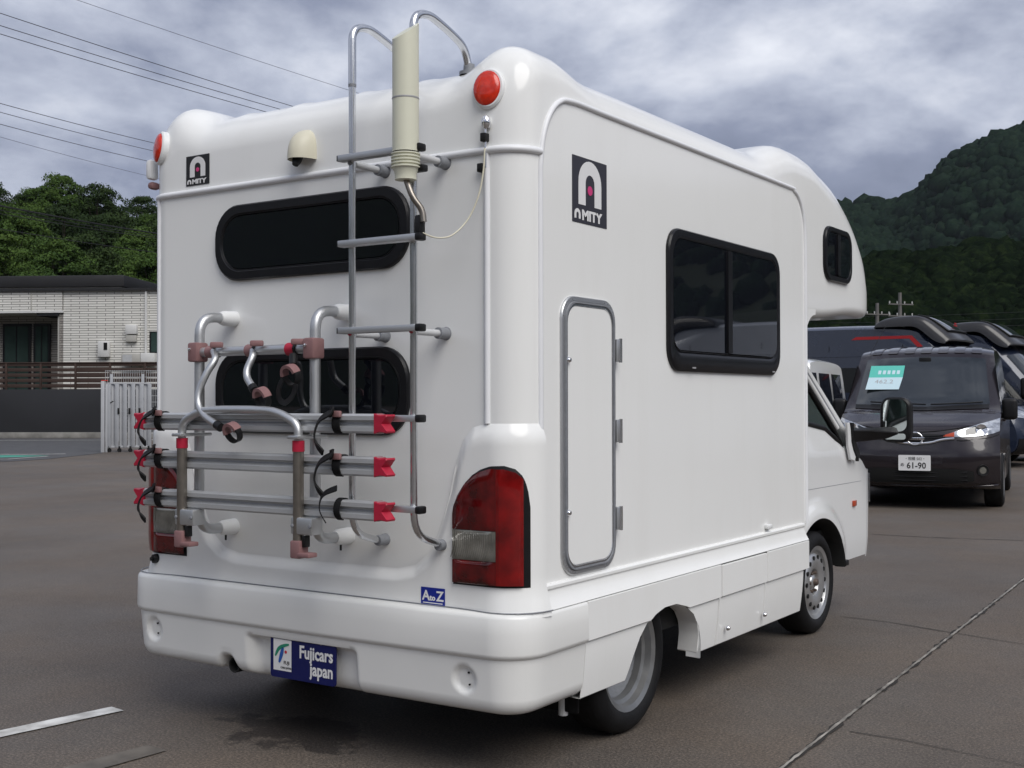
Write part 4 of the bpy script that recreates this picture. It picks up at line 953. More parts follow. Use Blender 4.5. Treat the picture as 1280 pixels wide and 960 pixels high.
# ---- dark brown minivan that faces the camera side
def minivan(loc, rz, label, paint):
    R = empty('minivan', loc, label, 'van', rz=rz)
    prof = [(.20, .235, .22, 0), (.05, .30, .24, 0), (.0, .45, .24, 0), (.0, .60, .22, 0), (.03, .74, .24, 0), (.07, .86, .26, .0), (.16, .965, .24, .0), (.46, 1.085, .20, -.01), (.74, 1.165, .10, -.015), (1.12, 1.50, .09, -.02), (1.42, 1.765, .08, -.025), (1.62, 1.875, .06, -.035), (2.2, 1.935, .0, -.05), (3.4, 1.94, 0, -.05), (4.2, 1.88, -.04, -.07), (4.38, 1.70, -.06, -.02), (4.44, 1.2, -.07, 0), (4.46, .6, -.07, 0), (4.40, .28, -.07, 0)]
    s = Shell(prof, .885, 1.08, .14, p=4.0); s.build('body', paint, R)
    s.patch('windscreen', s.cols([(-.87, 8.15), (-.5, 8.03), (0, 7.98), (.5, 8.03), (.87, 8.15)], [(-.85, 10.0), (0, 10.1), (.85, 10.0)]), 'car_glass', R, .006, 12)
    s.patch('cowl', s.cols([(-.86, 7.92), (0, 7.62), (.86, 7.92)], [(-.86, 8.14), (0, 7.97), (.86, 8.14)]), 'black_plastic', R, .007, 4)
    for sg in (1, -1):
        V = s.cols([(.34, 4.72), (.55, 4.70), (.75, 4.80), (.90, 5.0), (.99, 5.3)] , [(.34, 4.84), (.55, 5.45), (.75, 6.02), (.90, 6.35), (.99, 6.6)], 18)
        h = s.patch('headlight', [(sg*u, a, b) for u, a, b in V], 'headlight', R, .008, 8)
        V = s.cols([(.34, 4.74), (.47, 4.73)], [(.34, 4.84), (.47, 5.18)], 5); s.patch('indicator', [(sg*u, a, b) for u, a, b in V], 'amber_lens', h, .012, 5)
        p = s.S(5.40, sg*.78, .005); lathe('lamp_bowl', [(0, .0), (.05, .012), (.066, .02), (.066, -.02)], p, (sg*.35, -1, .25), 'chrome', h, 20, local=True)
        V = s.cols([(.60, 4.88), (.72, 5.0)], [(.60, 5.45), (.72, 5.85)], 4); s.patch('lamp_divider', [(sg*u, a, b) for u, a, b in V], 'car_glass', h, .010, 5)
        p = s.S(2.05, sg*.80, .0); lathe('fog_lamp', [(0, .012), (.04, .010), (.045, .02), (.062, .022), (.068, .0)], p, (sg*.35, -1, 0), 'black_plastic', R, 20, local=True)
        lathe('fog_lens', [(0, .018), (.038, .016)], p, (sg*.35, -1, 0), 'clear_lens', R, 16, local=True)
        # side glass, mirrors
        x = lambda z: sg*(s.w(z)+.004)
        for a, b, q in ((1.15, 1.62, 1), (1.70, 2.75, 0), (2.83, 4.05, 0)):
            lo, hi = 1.14, 1.68
            P = [(a-(.30 if q else 0), lo), (b, lo), (b, hi), (a+(.16 if q else 0), hi)]
            obj('side_glass', [(x(z), y, z) for y, z in P], [(0, 1, 2, 3)], 'car_glass', R, local=True)
        obj('belt_trim', [(x(.6), .95, .52), (x(.6), 4.2, .52), (x(.6), 4.2, .56), (x(.6), .95, .56)], [(0, 1, 2, 3)], 'black_plastic', R, local=True)
        for y in (1.66, 2.79): obj('door_gap', [(sg*(s.W0+.003), y, .35), (sg*(s.W0+.003), y+.008, .35), (sg*(s.W0+.003), y+.008, 1.08), (sg*(s.W0+.003), y, 1.08)], [(0, 1, 2, 3)], 'dark_hole', R, local=True)
        box('door_handle', (sg*(s.W0+.012), 1.55, 1.0), (.03, .16, .035), paint, R, .01, local=True)
        mm = bmobj('door_mirror', box_bm((sg*(s.W0+.085), 1.02, 1.14), (.17, .11, .255), .045, 4), 'black_plastic', R, local=True)
        box('mirror_arm', (sg*(s.W0-.02), 1.05, 1.06), (.14, .06, .07), 'black_plastic', mm, .02, local=True)
        for y in (.86, 3.6): car_wheel(sg*(s.W0+.012), y, .315, R, sg)
    # grille, chrome wing, badge, intake, plate
    s.patch('grille', s.cols([(-.46, 4.58), (-.25, 4.22), (0, 4.10), (.25, 4.22), (.46, 4.58)], [(-.46, 4.72), (-.3, 4.95), (0, 5.05), (.3, 4.95), (.46, 4.72)], 22), 'black_plastic', R, .007, 6)
    for k in range(3): t = 4.35+.2*k; s.line('grille_bar', [(-.36, t+.12), (-.18, t), (.18, t), (.36, t+.12)], .007, 'window_frame', R, .010)
    s.line('chrome_wing', [(-.47, 4.56), (-.36, 4.48), (-.28, 4.36), (-.21, 4.20), (-.10, 4.10), (0, 4.08), (.10, 4.10), (.21, 4.20), (.28, 4.36), (.36, 4.48), (.47, 4.56)], .016, 'chrome', R, .010)
    bc = s.S(4.48, 0, .03); bd = tube('badge', [bc+Vector((.082*math.cos(a), 0, .070*math.sin(a))) for a in np.linspace(0, 2*PI, 33)[:-1]], .010, 'chrome', R, 8, closed=True, local=True)
    box('badge_bar', bc+Vector((0, -.002, 0)), (.205, .014, .032), 'chrome', bd, .003, local=True); text('badge_lettering', 'NISSAN', (bc+Vector((-.085, -.0095, -.010)), X3, Z3, -Y3), .030, 'print_black', bd, bold=.0006, local=True, sx=1.3)
    s.patch('intake', s.cols([(-.70, 1.30), (-.5, 1.05), (.5, 1.05), (.70, 1.30)], [(-.72, 1.95), (-.5, 2.15), (.5, 2.15), (.72, 1.95)], 20), 'dark_hole', R, .006, 6)
    for k in range(3): s.line('intake_bar', [(-.62, 1.35+.28*k), (0, 1.28+.28*k), (.62, 1.35+.28*k)], .007, 'black_plastic', R, .009)
    s.line('bumper_lip', [(-.97, .92), (-.8, .80), (0, .70), (.8, .80), (.97, .92)], .014, 'van_brown', R, .004)
    s.line('bonnet_gap', [(-.90, 6.1), (-.6, 5.75), (-.3, 5.35), (0, 5.18), (.3, 5.35), (.6, 5.75), (.90, 6.1)], .004, 'dark_hole', R, .003)
    s.line('bumper_gap', [(-.985, 4.95), (-.85, 4.62), (-.6, 4.40), (-.5, 4.42)], .004, 'dark_hole', R, .003); s.line('bumper_gap', [(.985, 4.95), (.85, 4.62), (.6, 4.40), (.5, 4.42)], .004, 'dark_hole', R, .003)
    pc_ = s.S(2.55, 0, .022); pl_ = plate('number_plate', rrect(.345, .175, .01), (pc_, X3, Z3, -Y3), .008, 'print_white', R, local=True)
    f = lambda x, z: (pc_+Vector((x, -.0085, z)), X3, Z3, -Y3)
    text('plate_lettering', '・相模 502・', f(-.108, .032), .044, 'print_black', pl_, local=True, sx=.9); text('plate_lettering', '61-90', f(-.085, -.062), .098, 'print_black', pl_, bold=.0018, local=True, sx=.92); text('plate_lettering', 'め', f(-.152, -.038), .045, 'print_black', pl_, bold=.0008, local=True)
    for sg in (1, -1): s.line('wiper', [(sg*.03+.1, 8.02), (.1+sg*.35, 8.07), (.06+sg*.72, 8.16)], .009, 'black_plastic', R, .03)
    # price card behind the screen glass
    c0 = s.S(9.05, -.53, .016); ta = (s.S(9.6, -.53, .016)-s.S(8.5, -.53, .016)).normalized()
    fr = (c0, X3, ta, X3.cross(ta)); cd = plate('price_card', [(-.20, 0), (.20, 0), (.20, .22), (-.20, .22)], fr, .002, 'teal_paper', R, local=True)
    plate('card_lower', [(-.21, -.22), (.18, -.22), (.20, 0), (-.20, 0)], fr, .002, 'pale_paper', cd, local=True)
    for k in range(5): plate('card_print', [(-.10+.055*k, .06), (-.065+.055*k, .06), (-.065+.055*k, .13), (-.10+.055*k, .13)], (fr[0]+fr[3]*.002, *fr[1:]), .001, 'pale_paper', cd, local=True)
    text('card_lettering', '462.2', (fr[0]+fr[1]*-.12+fr[2]*-.11+fr[3]*.002, *fr[1:]), .10, 'print_grey', cd, local=True)
    # pressed roof ribs
    for u in (-.75, -.5, -.25, 0, .25, .5, .75):
        s.patch('roof_rib', [(u-.075, 10.5, 13.2), (u-.055, 10.45, 13.2), (u+.055, 10.45, 13.2), (u+.075, 10.5, 13.2)], paint, R, .009, 10)
    p = s.S(10.5, -.86, .01); tube('aerial', [p, p+Vector((.16, .45, .42))], .004, 'black_plastic', R, 6, local=True)
    q = s.S(9.85, 0, .004); box('sensor_box', q, (.14, .03, .08), 'black_plastic', R, .01, local=True)
    return R
# ---- high-roof campervan with a roof fairing
def high_van(loc, rz, label, paint, fair='fairing_black', stripes=True, sign=True, group=None):
    R = empty('high_roof_van', loc, label, 'van', group, rz)
    prof = [(.25, .25, .28, 0), (.06, .34, .30, 0), (.0, .52, .30, 0), (.02, .70, .30, 0), (.06, .86, .32, 0), (.14, 1.02, .34, 0), (.34, 1.16, .34, -.01), (.62, 1.27, .34, -.02), (1.02, 1.75, .34, -.03), (1.42, 2.22, .32, -.05), (1.78, 2.58, .26, -.09), (2.4, 2.80, .05, -.10), (4.5, 2.84, 0, -.10), (5.8, 2.80, 0, -.10), (5.96, 2.5, 0, -.02), (5.99, 1.2, 0, 0), (5.95, .35, 0, 0)]
    s = Shell(prof, 1.03, 1.25, .10, p=4); s.build('body', paint, R)
    s.patch('windscreen', s.cols([(-.90, 7.10), (-.5, 7.0), (0, 6.96), (.5, 7.0), (.90, 7.10)], [(-.90, 9.1), (0, 9.25), (.90, 9.1)]), 'car_glass', R, .008, 12)
    s.patch('cowl', s.cols([(-.9, 6.7), (0, 6.5), (.9, 6.7)], [(-.9, 7.1), (0, 6.97), (.9, 7.1)]), 'black_plastic', R, .006, 4)
    s.patch('grille', s.cols([(-.62, 3.2), (0, 3.0), (.62, 3.2)], [(-.62, 4.1), (0, 4.2), (.62, 4.1)]), 'black_plastic', R, .008, 5)
    s.patch('lower_bumper', s.cols([(-.98, .4), (.98, .4)], [(-.98, 2.2), (.98, 2.2)]), 'black_plastic', R, .012, 6)
    for t in (3.35, 3.6, 3.85): s.line('grille_bar', [(-.58, t+.05), (0, t), (.58, t+.05)], .010, 'window_frame', R, .014)
    s.line('bonnet_stripe', [(-.55, 5.2), (0, 5.1), (.55, 5.2)], .012, 'stripe_red', R, .006)
    if sign:
        pc_ = s.S(1.85, 0, .02); pl_ = plate('dealer_plate', rrect(.33, .165, .01), (pc_, X3, Z3, -Y3), .008, 'sign_blue', R, local=True)
        text('plate_lettering', 'Fujicars', (pc_+Vector((.15, -.009, .01)), X3, Z3, -Y3), .055, 'print_white', pl_, bold=.001, align='RIGHT', local=True, sx=.86); text('plate_lettering', 'japan', (pc_+Vector((.15, -.009, -.055)), X3, Z3, -Y3), .055, 'print_white', pl_, bold=.001, align='RIGHT', local=True, sx=.86)
        plate('plate_panel', [(-.155, -.055), (-.075, -.055), (-.075, .065), (-.155, .065)], (pc_+Vector((0, -.0082, 0)), X3, Z3, -Y3), .001, 'print_white', pl_, local=True)
    for sg in (1, -1):
        V = s.cols([(.62, 4.3), (.8, 4.5), (.97, 4.7)], [(.62, 5.1), (.8, 5.8), (.97, 6.1)], 8); s.patch('headlight', [(sg*u, a, b) for u, a, b in V], 'headlight', R, .010, 6)
        x = lambda z: sg*(s.w(z)+.005)
        for P, mm in (([(1.28, 1.32), (2.35, 1.30), (2.35, 2.02), (1.95, 2.02)], 'car_glass'), ([(2.75, 1.45), (3.75, 1.45), (3.75, 1.95), (2.75, 1.95)], 'van_window'), ([(4.3, 1.45), (5.2, 1.45), (5.2, 1.95), (4.3, 1.95)], 'van_window')):
            obj('side_glass', [(x(z), y, z) for y, z in P], [(0, 1, 2, 3)], mm, R, local=True)
        for y in (2.45, 3.95): obj('door_gap', [(x(z), yy_, z) for yy_, z in ((y, .45), (y+.012, .45), (y+.012, 2.4), (y, 2.4))], [(0, 1, 2, 3)], 'dark_hole', R, local=True)
        for z in (1.28, 2.18): tube('side_crease', [(sg*(s.w(z)+.001), 1.95 if z > 2 else 1.3, z), (sg*(s.w(z)+.001), 5.9, z)], .007, paint, R, 6, local=True)
        if stripes:
            obj('side_stripe', [(x(z)*1.0, y, z) for y, z in ((2.15, 2.33), (2.33, 2.52), (3.5, 2.52), (3.4, 2.58), (2.28, 2.58), (2.06, 2.36))], [tuple(range(6))], 'stripe_red', R, local=True)
            obj('side_stripe', [(x(z)*1.0, y, z) for y, z in ((2.45, 1.16), (5.9, 1.16), (5.9, 1.19), (2.45, 1.19))], [tuple(range(4))], 'stripe_red', R, local=True)
        m_ = bmobj('door_mirror', box_bm((sg*(s.W0+.14), 1.25, 1.55), (.20, .14, .40), .05, 3), 'black_plastic', R, local=True); box('mirror_arm', (sg*(s.W0+.0), 1.30, 1.36), (.2, .08, .06), 'black_plastic', m_, .02, local=True)
        for y in (.95, 4.95): car_wheel(sg*(s.W0+.012), y, .345, R, sg)
    # moulded fairing over the cab with a raised skylight
    FP = [(1.40, 2.45), (1.43, 2.52), (1.70, 2.74), (1.95, 2.90), (2.15, 2.965), (2.35, 2.975), (2.65, 2.96), (2.85, 2.92), (2.98, 2.85), (3.02, 2.74)]
    FQ = [tuple(v)[:2] for v in catmull([(a_, b_, 0) for a_, b_ in FP], 5)]; xs_ = np.concatenate([[-.955, -.95, -.93, -.89], np.linspace(-.82, .82, 13), [.89, .93, .95, .955]])
    def fpt(x, a_, b_):
        e = max(0, (abs(x)-.82)/.135); base = 2.40+.36*float(sm(1.40, 2.3, a_)); return (x, a_+.22*(abs(x)/.95)**4*(1-float(sm(1.42, 2.4, a_))), b_-(b_-base)*(1-math.sqrt(max(0, 1-e**2.4))) if b_ > base else b_)
    V = [fpt(x, a_, b_) for a_, b_ in FQ for x in xs_]; F = grid_faces(len(FQ), len(xs_))
    fa = weld(obj('roof_fairing', V, F, fair, R, 40, local=True), ang=40)
    V = []
    for a_, b_ in FQ[8:23]:
        for x in np.linspace(-.70, .70, 11): p = fpt(x, a_, b_); V.append((p[0], p[1]-.012, p[2]+.022*(1-(abs(x)/.74)**8)))
    obj('skylight', V, grid_faces(15, 11), 'car_glass', fa, 40, local=True)
    n_ = 11; P = [V[k*n_] for k in range(14, -1, -2)]+[V[k] for k in range(1, n_)]+[V[k*n_+n_-1] for k in range(2, 15, 2)]
    tube('skylight_frame', [Vector(q) for q in P], .022, 'black_plastic', fa, 8, local=True)
    if stripes:
        q = Vector(V[2*n_+5]); box('fairing_badge', q+Vector((0, -.03, .03)), (.22, .02, .03), 'stripe_red', fa, .004, local=True); box('fairing_badge', q+Vector((.03, -.02, .075)), (.12, .02, .03), 'stripe_red', fa, .004, local=True)
    return R
NVW = GP(1247, 633); NVA = math.radians(10)
nv_ = minivan((NVW.x-.877*math.cos(NVA)+.86*math.sin(NVA), NVW.y-.877*math.sin(NVA)-.86*math.cos(NVA), 0), NVA, 'dark brown minivan with a teal price card in its windscreen', 'van_brown'); nv_.scale = (1.05, 1.05, 1.04)
VA = PI/2
v1 = high_van((-1.3, 21.9, 0), VA, 'dark blue high roof van with red stripes on its side, behind the brown minivan', 'van_blue')
v2 = high_van((-.7, 24.6, 0), VA, 'second dark blue high roof van, on the far side of the red striped one', 'van_blue', stripes=False)
# vans across the yard, seen in the reflections of the camper's windows
v3 = high_van((11.6, 19.5, 0), VA, 'silver blue high roof van standing across the yard, mirrored in the camper windows', 'van_silver', stripes=False, sign=False)
# ---- small white van behind the cab
def kei_van(loc, rz, label):
    R = empty('small_van', loc, label, 'van', rz=rz)
    prof = [(.15, .22, .12, 0), (.0, .35, .14, 0), (-.02, .6, .16, 0), (.03, .85, .18, 0), (.16, 1.0, .2, 0), (.48, 1.14, .2, -.01), (.80, 1.5, .18, -.03), (1.02, 1.76, .12, -.05), (1.3, 1.86, .02, -.06), (2.5, 1.88, 0, -.06), (3.2, 1.84, -.02, -.06), (3.34, 1.66, -.03, -.02), (3.38, 1.0, -.04, 0), (3.36, .3, -.04, 0)]
    s = Shell(prof, .737, 1.0, .12, p=4); s.build('body', 'white_paint', R)
    s.patch('windscreen', s.cols([(-.88, 5.1), (0, 4.95), (.88, 5.1)], [(-.86, 6.8), (0, 6.9), (.86, 6.8)]), 'car_glass', R, .006, 10)
    s.patch('rear_glass', s.cols([(-.82, 11.2), (.82, 11.2)], [(-.82, 11.75), (.82, 11.75)]), 'car_glass', R, .006, 6)
    for sg in (1, -1):
        x = lambda z: sg*(s.w(z)+.004)
        for a, b in ((.95, 1.5), (1.58, 2.35), (2.42, 3.15)): obj('side_glass', [(x(z), y, z) for y, z in ((a-.2 if a < 1 else a, 1.06), (b, 1.06), (b-.03, 1.66), (a+.05, 1.66))], [(0, 1, 2, 3)], 'tinted_glass', R, local=True)
        for y in (.62, 2.95): car_wheel(sg*.74, y, .27, R, sg, .15)
        s.patch('headlight', [(sg*u, a, b) for u, a, b in s.cols([(.6, 2.6), (.95, 2.7)], [(.6, 3.4), (.95, 3.6)], 6)], 'headlight', R, .008, 5)
        obj('tail_lamp', [s.S(11.9+.5*k, sg*u, .01) for k in (0, 1) for u in (.86, .97)], [(0, 1, 3, 2)], 'red_lens', R, local=True)
        bmobj('door_mirror', box_bm((sg*.80, .92, 1.15), (.12, .09, .18), .03, 3), 'white_paint', R, local=True)
    return R
kp = LP(2.79, 14.9); kei_van((kp.x, kp.y, 0), math.radians(8), 'small white van with dark windows, behind the camper cab')
# ================================================================ HOUSE ACROSS THE ROAD
mat('dark_wall', (.024, .025, .029), .85, var=.35, vscale=.35)
mat('brown_slat', (.045, .026, .020), .7, var=.25, vscale=2)
mat('brown_slat_pale', (.085, .055, .045), .7, var=.25, vscale=2)
mat('roof_black', (.016, .016, .018), .6, var=.2, vscale=1)
mat('house_glass', (.03, .05, .045), .05, spec=.6, var=.3, vscale=.8)
mat('grey_kerb', (.22, .215, .20), .85, var=.3, vscale=3)
mat('box_white', (.62, .62, .61), .5, var=.05, vscale=4); mat('box_beige', (.42, .41, .38), .5, var=.08, vscale=4)
mat('gate_white', (.40, .41, .43), .4, var=.06, vscale=4); mat('mesh_grey', (.45, .46, .47), .5, var=.1, vscale=8)
def brick_mat(name, c1, c2, mortar, tw=.227, th=.06):
    m = bpy.data.materials.new(name); m.use_nodes = True; t = m.node_tree; b = t.nodes['Principled BSDF']; c = N(t, 'ShaderNodeTexCoord')
    sp = N(t, 'ShaderNodeSeparateXYZ'); L(t, c.outputs['Object'], sp.inputs[0]); cb = N(t, 'ShaderNodeCombineXYZ'); L(t, math_n(t, 'ADD', sp.outputs[0], sp.outputs[1]), cb.inputs[0]); L(t, sp.outputs[2], cb.inputs[1])
    br = N(t, 'ShaderNodeTexBrick'); L(t, cb.outputs[0], br.inputs['Vector']); br.inputs['Scale'].default_value = 1; br.inputs['Brick Width'].default_value = tw*3; br.inputs['Row Height'].default_value = th*1.55; br.inputs['Mortar Size'].default_value = .011; br.inputs['Mortar Smooth'].default_value = .2
    br.inputs['Color1'].default_value = (*c1, 1); br.inputs['Color2'].default_value = (*c2, 1); br.inputs['Mortar'].default_value = (*mortar, 1); L(t, br.outputs[0], b.inputs['Base Color']); b.inputs['Roughness'].default_value = .7
    bp = N(t, 'ShaderNodeBump'); bp.inputs['Strength'].default_value = .6; bp.inputs['Distance'].default_value = .02; bp.invert = True; L(t, br.outputs['Fac'], bp.inputs['Height']); L(t, bp.outputs[0], b.inputs['Normal']); MT[name] = m
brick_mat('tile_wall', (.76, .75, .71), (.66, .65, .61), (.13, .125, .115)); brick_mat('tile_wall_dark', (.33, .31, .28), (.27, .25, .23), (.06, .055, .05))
HD = 46.0                                    # depth of the house front
def facade(depth):                            # frame turned to face the road: lateral axis, up
    return VIEW_ROT
hr = VIEW_ROT-math.radians(4)
HC = LP((110-640)/1505*HD, HD)
ex = Vector((math.cos(hr), math.sin(hr), 0)); ed = Vector((-math.sin(hr), math.cos(hr), 0))
def hx(px): return (px-110)/1505*HD
def hz(py, dep=HD): return 1.3+(501-py)/1505*dep
H = empty('house', HC, 'single storey house clad in white tiles with a flat black roof', 'house', rz=hr)
def hb(name, x0, x1, d0, d1, z0, z1, m, parent=H, bev=0):
    o = box(name, ((x0+x1)/2, (d0+d1)/2, (z0+z1)/2), (x1-x0, d1-d0, z1-z0), m, parent, bev, local=True); return o
zw = hz(363); zs_ = hz(387)
hb('wall', hx(78), hx(330), 0, 7, 1.6, zw, 'tile_wall')
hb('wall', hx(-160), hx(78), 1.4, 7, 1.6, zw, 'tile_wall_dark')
hb('porch_fascia', hx(-160), hx(77), -.05, 1.39, zs_, zw-.005, 'tile_wall')
hb('porch_soffit', hx(-160), hx(79), -.08, 1.38, zs_-.09, zs_-.003, 'box_white')
hb('porch_dark_trim', hx(44), hx(72), -.02, 1.3, zs_-.2, zs_-.095, 'roof_black')  # black strip under part of the porch soffit
hb('porch_post', hx(70), hx(72.5), .05, .13, 1.6, zs_-.1, 'box_beige')
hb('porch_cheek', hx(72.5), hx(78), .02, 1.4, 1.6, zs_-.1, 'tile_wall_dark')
hb('roof_edge', hx(-165), hx(335), -.15, 7.1, zw, zw+.10, 'roof_black')
hb('roof', hx(-165), hx(156), -.05, 6.5, zw+.16, zw+.60, 'roof_black', bev=.03); hb('roof_upstand', hx(-160), hx(152), .05, 6.3, zw+.08, zw+.18, 'box_beige')
for (a, b) in ((-22, 15), (19, 41), (-75, -40)):
    w_ = hb('window', hx(a), hx(b), 1.30, 1.42, 1.62, hz(401), 'window_frame'); hb('pane', hx(a+3), hx(b-3), 1.285, 1.30, 1.7, hz(404), 'house_glass', w_); hb('window_bar', hx((a+b)/2)-.02, hx((a+b)/2)+.02, 1.27, 1.285, 1.7, hz(404), 'window_frame', w_)
wh = hb('water_heater', hx(125), hx(139), -.22, -.005, hz(446), hz(426), 'box_white', bev=.03); hb('heater_panel', hx(133), hx(137.5), -.235, -.22, hz(437), hz(428), 'black_plastic', wh)
hb('meter_box', hx(160), hx(174), -.20, -.005, hz(417.5), hz(406), 'box_white', bev=.02); hb('meter_box', hx(160), hx(173), -.16, -.005, hz(427), hz(418.5), 'box_beige', bev=.02)
ob = hb('air_conditioner', hx(158), hx(182), -.45, -.1, hz(456), hz(442), 'box_beige', bev=.02); hb('fan_grille', hx(160), hx(172), -.46, -.45, hz(454), hz(443.5), 'mesh_grey', ob)
hb('air_conditioner', hx(182.5), hx(200), -.45, -.1, hz(456), hz(441.5), 'box_white', bev=.02)
hb('downpipe', hx(183.5), hx(186), -.09, -.01, 1.6, zw-.02, 'box_white'); hb('downpipe', hx(37), hx(38), -.08, -.055, zs_, zw, 'box_beige')
w_ = hb('window', hx(189), hx(225), -.03, .05, hz(441), hz(414), 'window_frame'); hb('pane', hx(191), hx(223), -.04, -.03, hz(439.5), hz(415.5), 'house_glass', w_)
# terrace the house stands on, retaining wall, slat fence
WD = 43.0; WC = LP((60-640)/1505*WD, WD); wr = VIEW_ROT-math.radians(1.5)
def wx(px): return (px-60)/1505*WD
def wz(py): return 1.3+(501-py)/1505*WD
wall = empty('retaining_wall', WC, 'dark grey rendered retaining wall below the slat fence', 'wall', rz=wr)
box('wall', ((wx(-260)+wx(420))/2, .15, wz(486)/2), (wx(420)-wx(-260), .3, wz(486)), 'dark_wall', wall, .01, local=True)
box('plinth', ((wx(-260)+wx(420))/2, -.04, .10), (wx(420)-wx(-260), .12, .20), 'grey_kerb', wall, .01, local=True)
ter = obj('terrace', [tuple(WC+Vector((math.cos(wr)*a-math.sin(wr)*b, math.sin(wr)*a+math.cos(wr)*b, wz(486)-.05))) for a, b in ((wx(-260), .2), (wx(420), .2), (wx(420), 14), (wx(-260), 14))], [(0, 1, 2, 3)], 'soil'); tag(ter, kind='structure')
fen = empty('slat_fence', WC, 'brown horizontal slat fence standing on the dark retaining wall', 'fence', rz=wr)
z0, z1 = wz(484.5), wz(453.5); pxs = [-260+44*k for k in range(16)]
for k, px in enumerate(pxs): box('post', (wx(px), .19, (z0+z1)/2-.02), (.07, .07, z1-z0+.06), 'brown_slat', fen, .006, local=True)
sh = {}
for k in range(len(pxs)-1):
    for q in range(5):
        z = z0+.09+(z1-z0-.12)*q/4; key = (k in (8, 3))
        w0 = wx(pxs[1])-wx(pxs[0])-.0
        if key not in sh:
            o = box('slat', (0, 0, 0), (w0-.075, .025, .125 if not key else .165), 'brown_slat', fen, .004, local=True); sh[key] = o
        else: o = sh[key].copy(); COL.objects.link(o); o.parent = fen
        o.location = ((wx(pxs[k])+wx(pxs[k+1]))/2, .19, z)
box('top_rail', ((wx(-260)+wx(400))/2, .19, z1+.03), (wx(400)-wx(-260), .09, .04), 'brown_slat', fen, .004, local=True)
# road with its edge line and a green marking
def vquad(name, quad, z, m):
    o = obj(name, [(p.x, p.y, z) for p in quad], [tuple(range(len(quad)))], m); return tag(o, kind='structure')
vquad('road', [GP(-420, 577), GP(10, 577.2), GP(60, 574), GP(128, 566.5), GP(128, 548), GP(-420, 548)], .006, 'road_asphalt')
strip('road_edge_line', [GP(-400, 552.2), GP(126, 550.4)], .16, 'worn_paint', .011, .05, seg=1)
vquad('road_marking', [GP(-400, 572.5), GP(-20, 572.8), GP(30, 571.6), GP(62, 570), GP(20, 569.6), GP(-400, 568.6)], .010, 'green_paint')
strip('road_marking_line', [GP(-400, 567.6), GP(30, 568.6), GP(82, 568.0)], .16, 'worn_paint', .014, .05, seg=.6)
strip('road_marking_line', [GP(-400, 575.6), GP(10, 574.6), GP(60, 571.0)], .10, 'worn_paint', .014, .05, seg=.6)
vquad('yard_apron', [GP(128, 566.5), GP(420, 566.5), GP(420, 552), GP(128, 552)], .005, 'asphalt')
# folding gate
GD = 1505*1.3/63.5; gr = VIEW_ROT+math.radians(12); GC = LP((157-640)/1505*GD, GD)
def gx(px): return (px-157)/1505*GD
def gz(py): return 1.3+(501-py)/1505*GD
gate = empty('folding_gate', GC, 'white folding metal gate pushed together beside the slat fence', 'gate', rz=gr)
n = 11; sh = None
for k in range(n):
    x = gx(137)+(gx(186)-gx(137))*k/(n-1); y = .05*(1 if k % 2 else -1)
    o = box('slat', (0, 0, 0), (.10, .03, 1.62), 'gate_white', gate, .006, local=True) if sh is None else sh.copy()
    if sh is not None: COL.objects.link(o); o.parent = gate
    sh = sh or o; o.location = (x, y, .93); o.rotation_euler.z = .5 if k % 2 else -.5
for x0, w_, hh in ((gx(130), .09, 1.82), (gx(134.5), .05, 1.74)): box('post', (x0, -.02, hh/2), (w_, .09, hh), 'gate_white', gate, .008, local=True)
box('orange_cap', (gx(132), -.02, 1.83), (.16, .1, .02), 'orange_lens', gate, .004, local=True)
box('top_bar', ((gx(134)+gx(187))/2, 0, 1.76), (gx(187)-gx(134), .05, .04), 'gate_white', gate, .005, local=True); box('bottom_bar', ((gx(134)+gx(187))/2, 0, .14), (gx(187)-gx(134), .05, .05), 'gate_white', gate, .005, local=True)
for px in (149, 162, 174): box('handle', (gx(px), -.09, 1.05), (.05, .03, .16), 'black_plastic', gate, .008, local=True)
box('handle', (gx(141), -.09, 1.28), (.09, .02, .03), 'black_plastic', gate, .006, rot=Matrix.Rotation(-.6, 3, 'Y'), local=True)
for px in (138, 150, 163, 175, 185): lathe('caster', [(0, .02), (.045, .02), (.055, 0), (.045, -.02), (0, -.02)], (gx(px), -.05, .055), (0, 1, 0), 'black_rubber', gate, 14, local=True); box('caster_fork', (gx(px), -.05, .12), (.04, .05, .08), 'black_plastic', gate, .004, local=True)
for sg in (0, 1): tube('brace', [(gx(137), .08, .35+1.2*sg), (gx(186), .08, 1.55-1.2*sg)], .012, 'gate_white', gate, 6, local=True)
# wire mesh fence behind the gate
MD = 34.5; MC = LP((165-640)/1505*MD, MD); mf = empty('mesh_fence', MC, 'grey wire mesh fence panel rising behind the folding gate', 'fence', rz=VIEW_ROT)
def mx_(px): return (px-165)/1505*MD
def mz(py): return 1.3+(501-py)/1505*MD
for px in (139.5, 178.5, 217, 256): box('post', (mx_(px), 0, mz(467)/2), (.075, .075, mz(467)), 'gate_white', mf, .008, local=True)
sh = None
for k in range(58):
    o = tube('wire', [(0, .05, .15), (0, .05, mz(462))], .006, 'mesh_grey', mf, 5, local=True) if sh is None else sh.copy()
    if sh is not None: COL.objects.link(o); o.parent = mf
    sh = sh or o; o.location = (mx_(131)+k*.065, 0, 0)
sh = None
for k in range(12):
    o = tube('cross_wire', [(mx_(131), .06, 0), (mx_(131)+58*.065, .06, 0)], .007, 'mesh_grey', mf, 5, local=True) if sh is None else sh.copy()
    if sh is not None: COL.objects.link(o); o.parent = mf
    sh = sh or o; o.location = (0, 0, .2+k*(mz(462)-.22)/11)
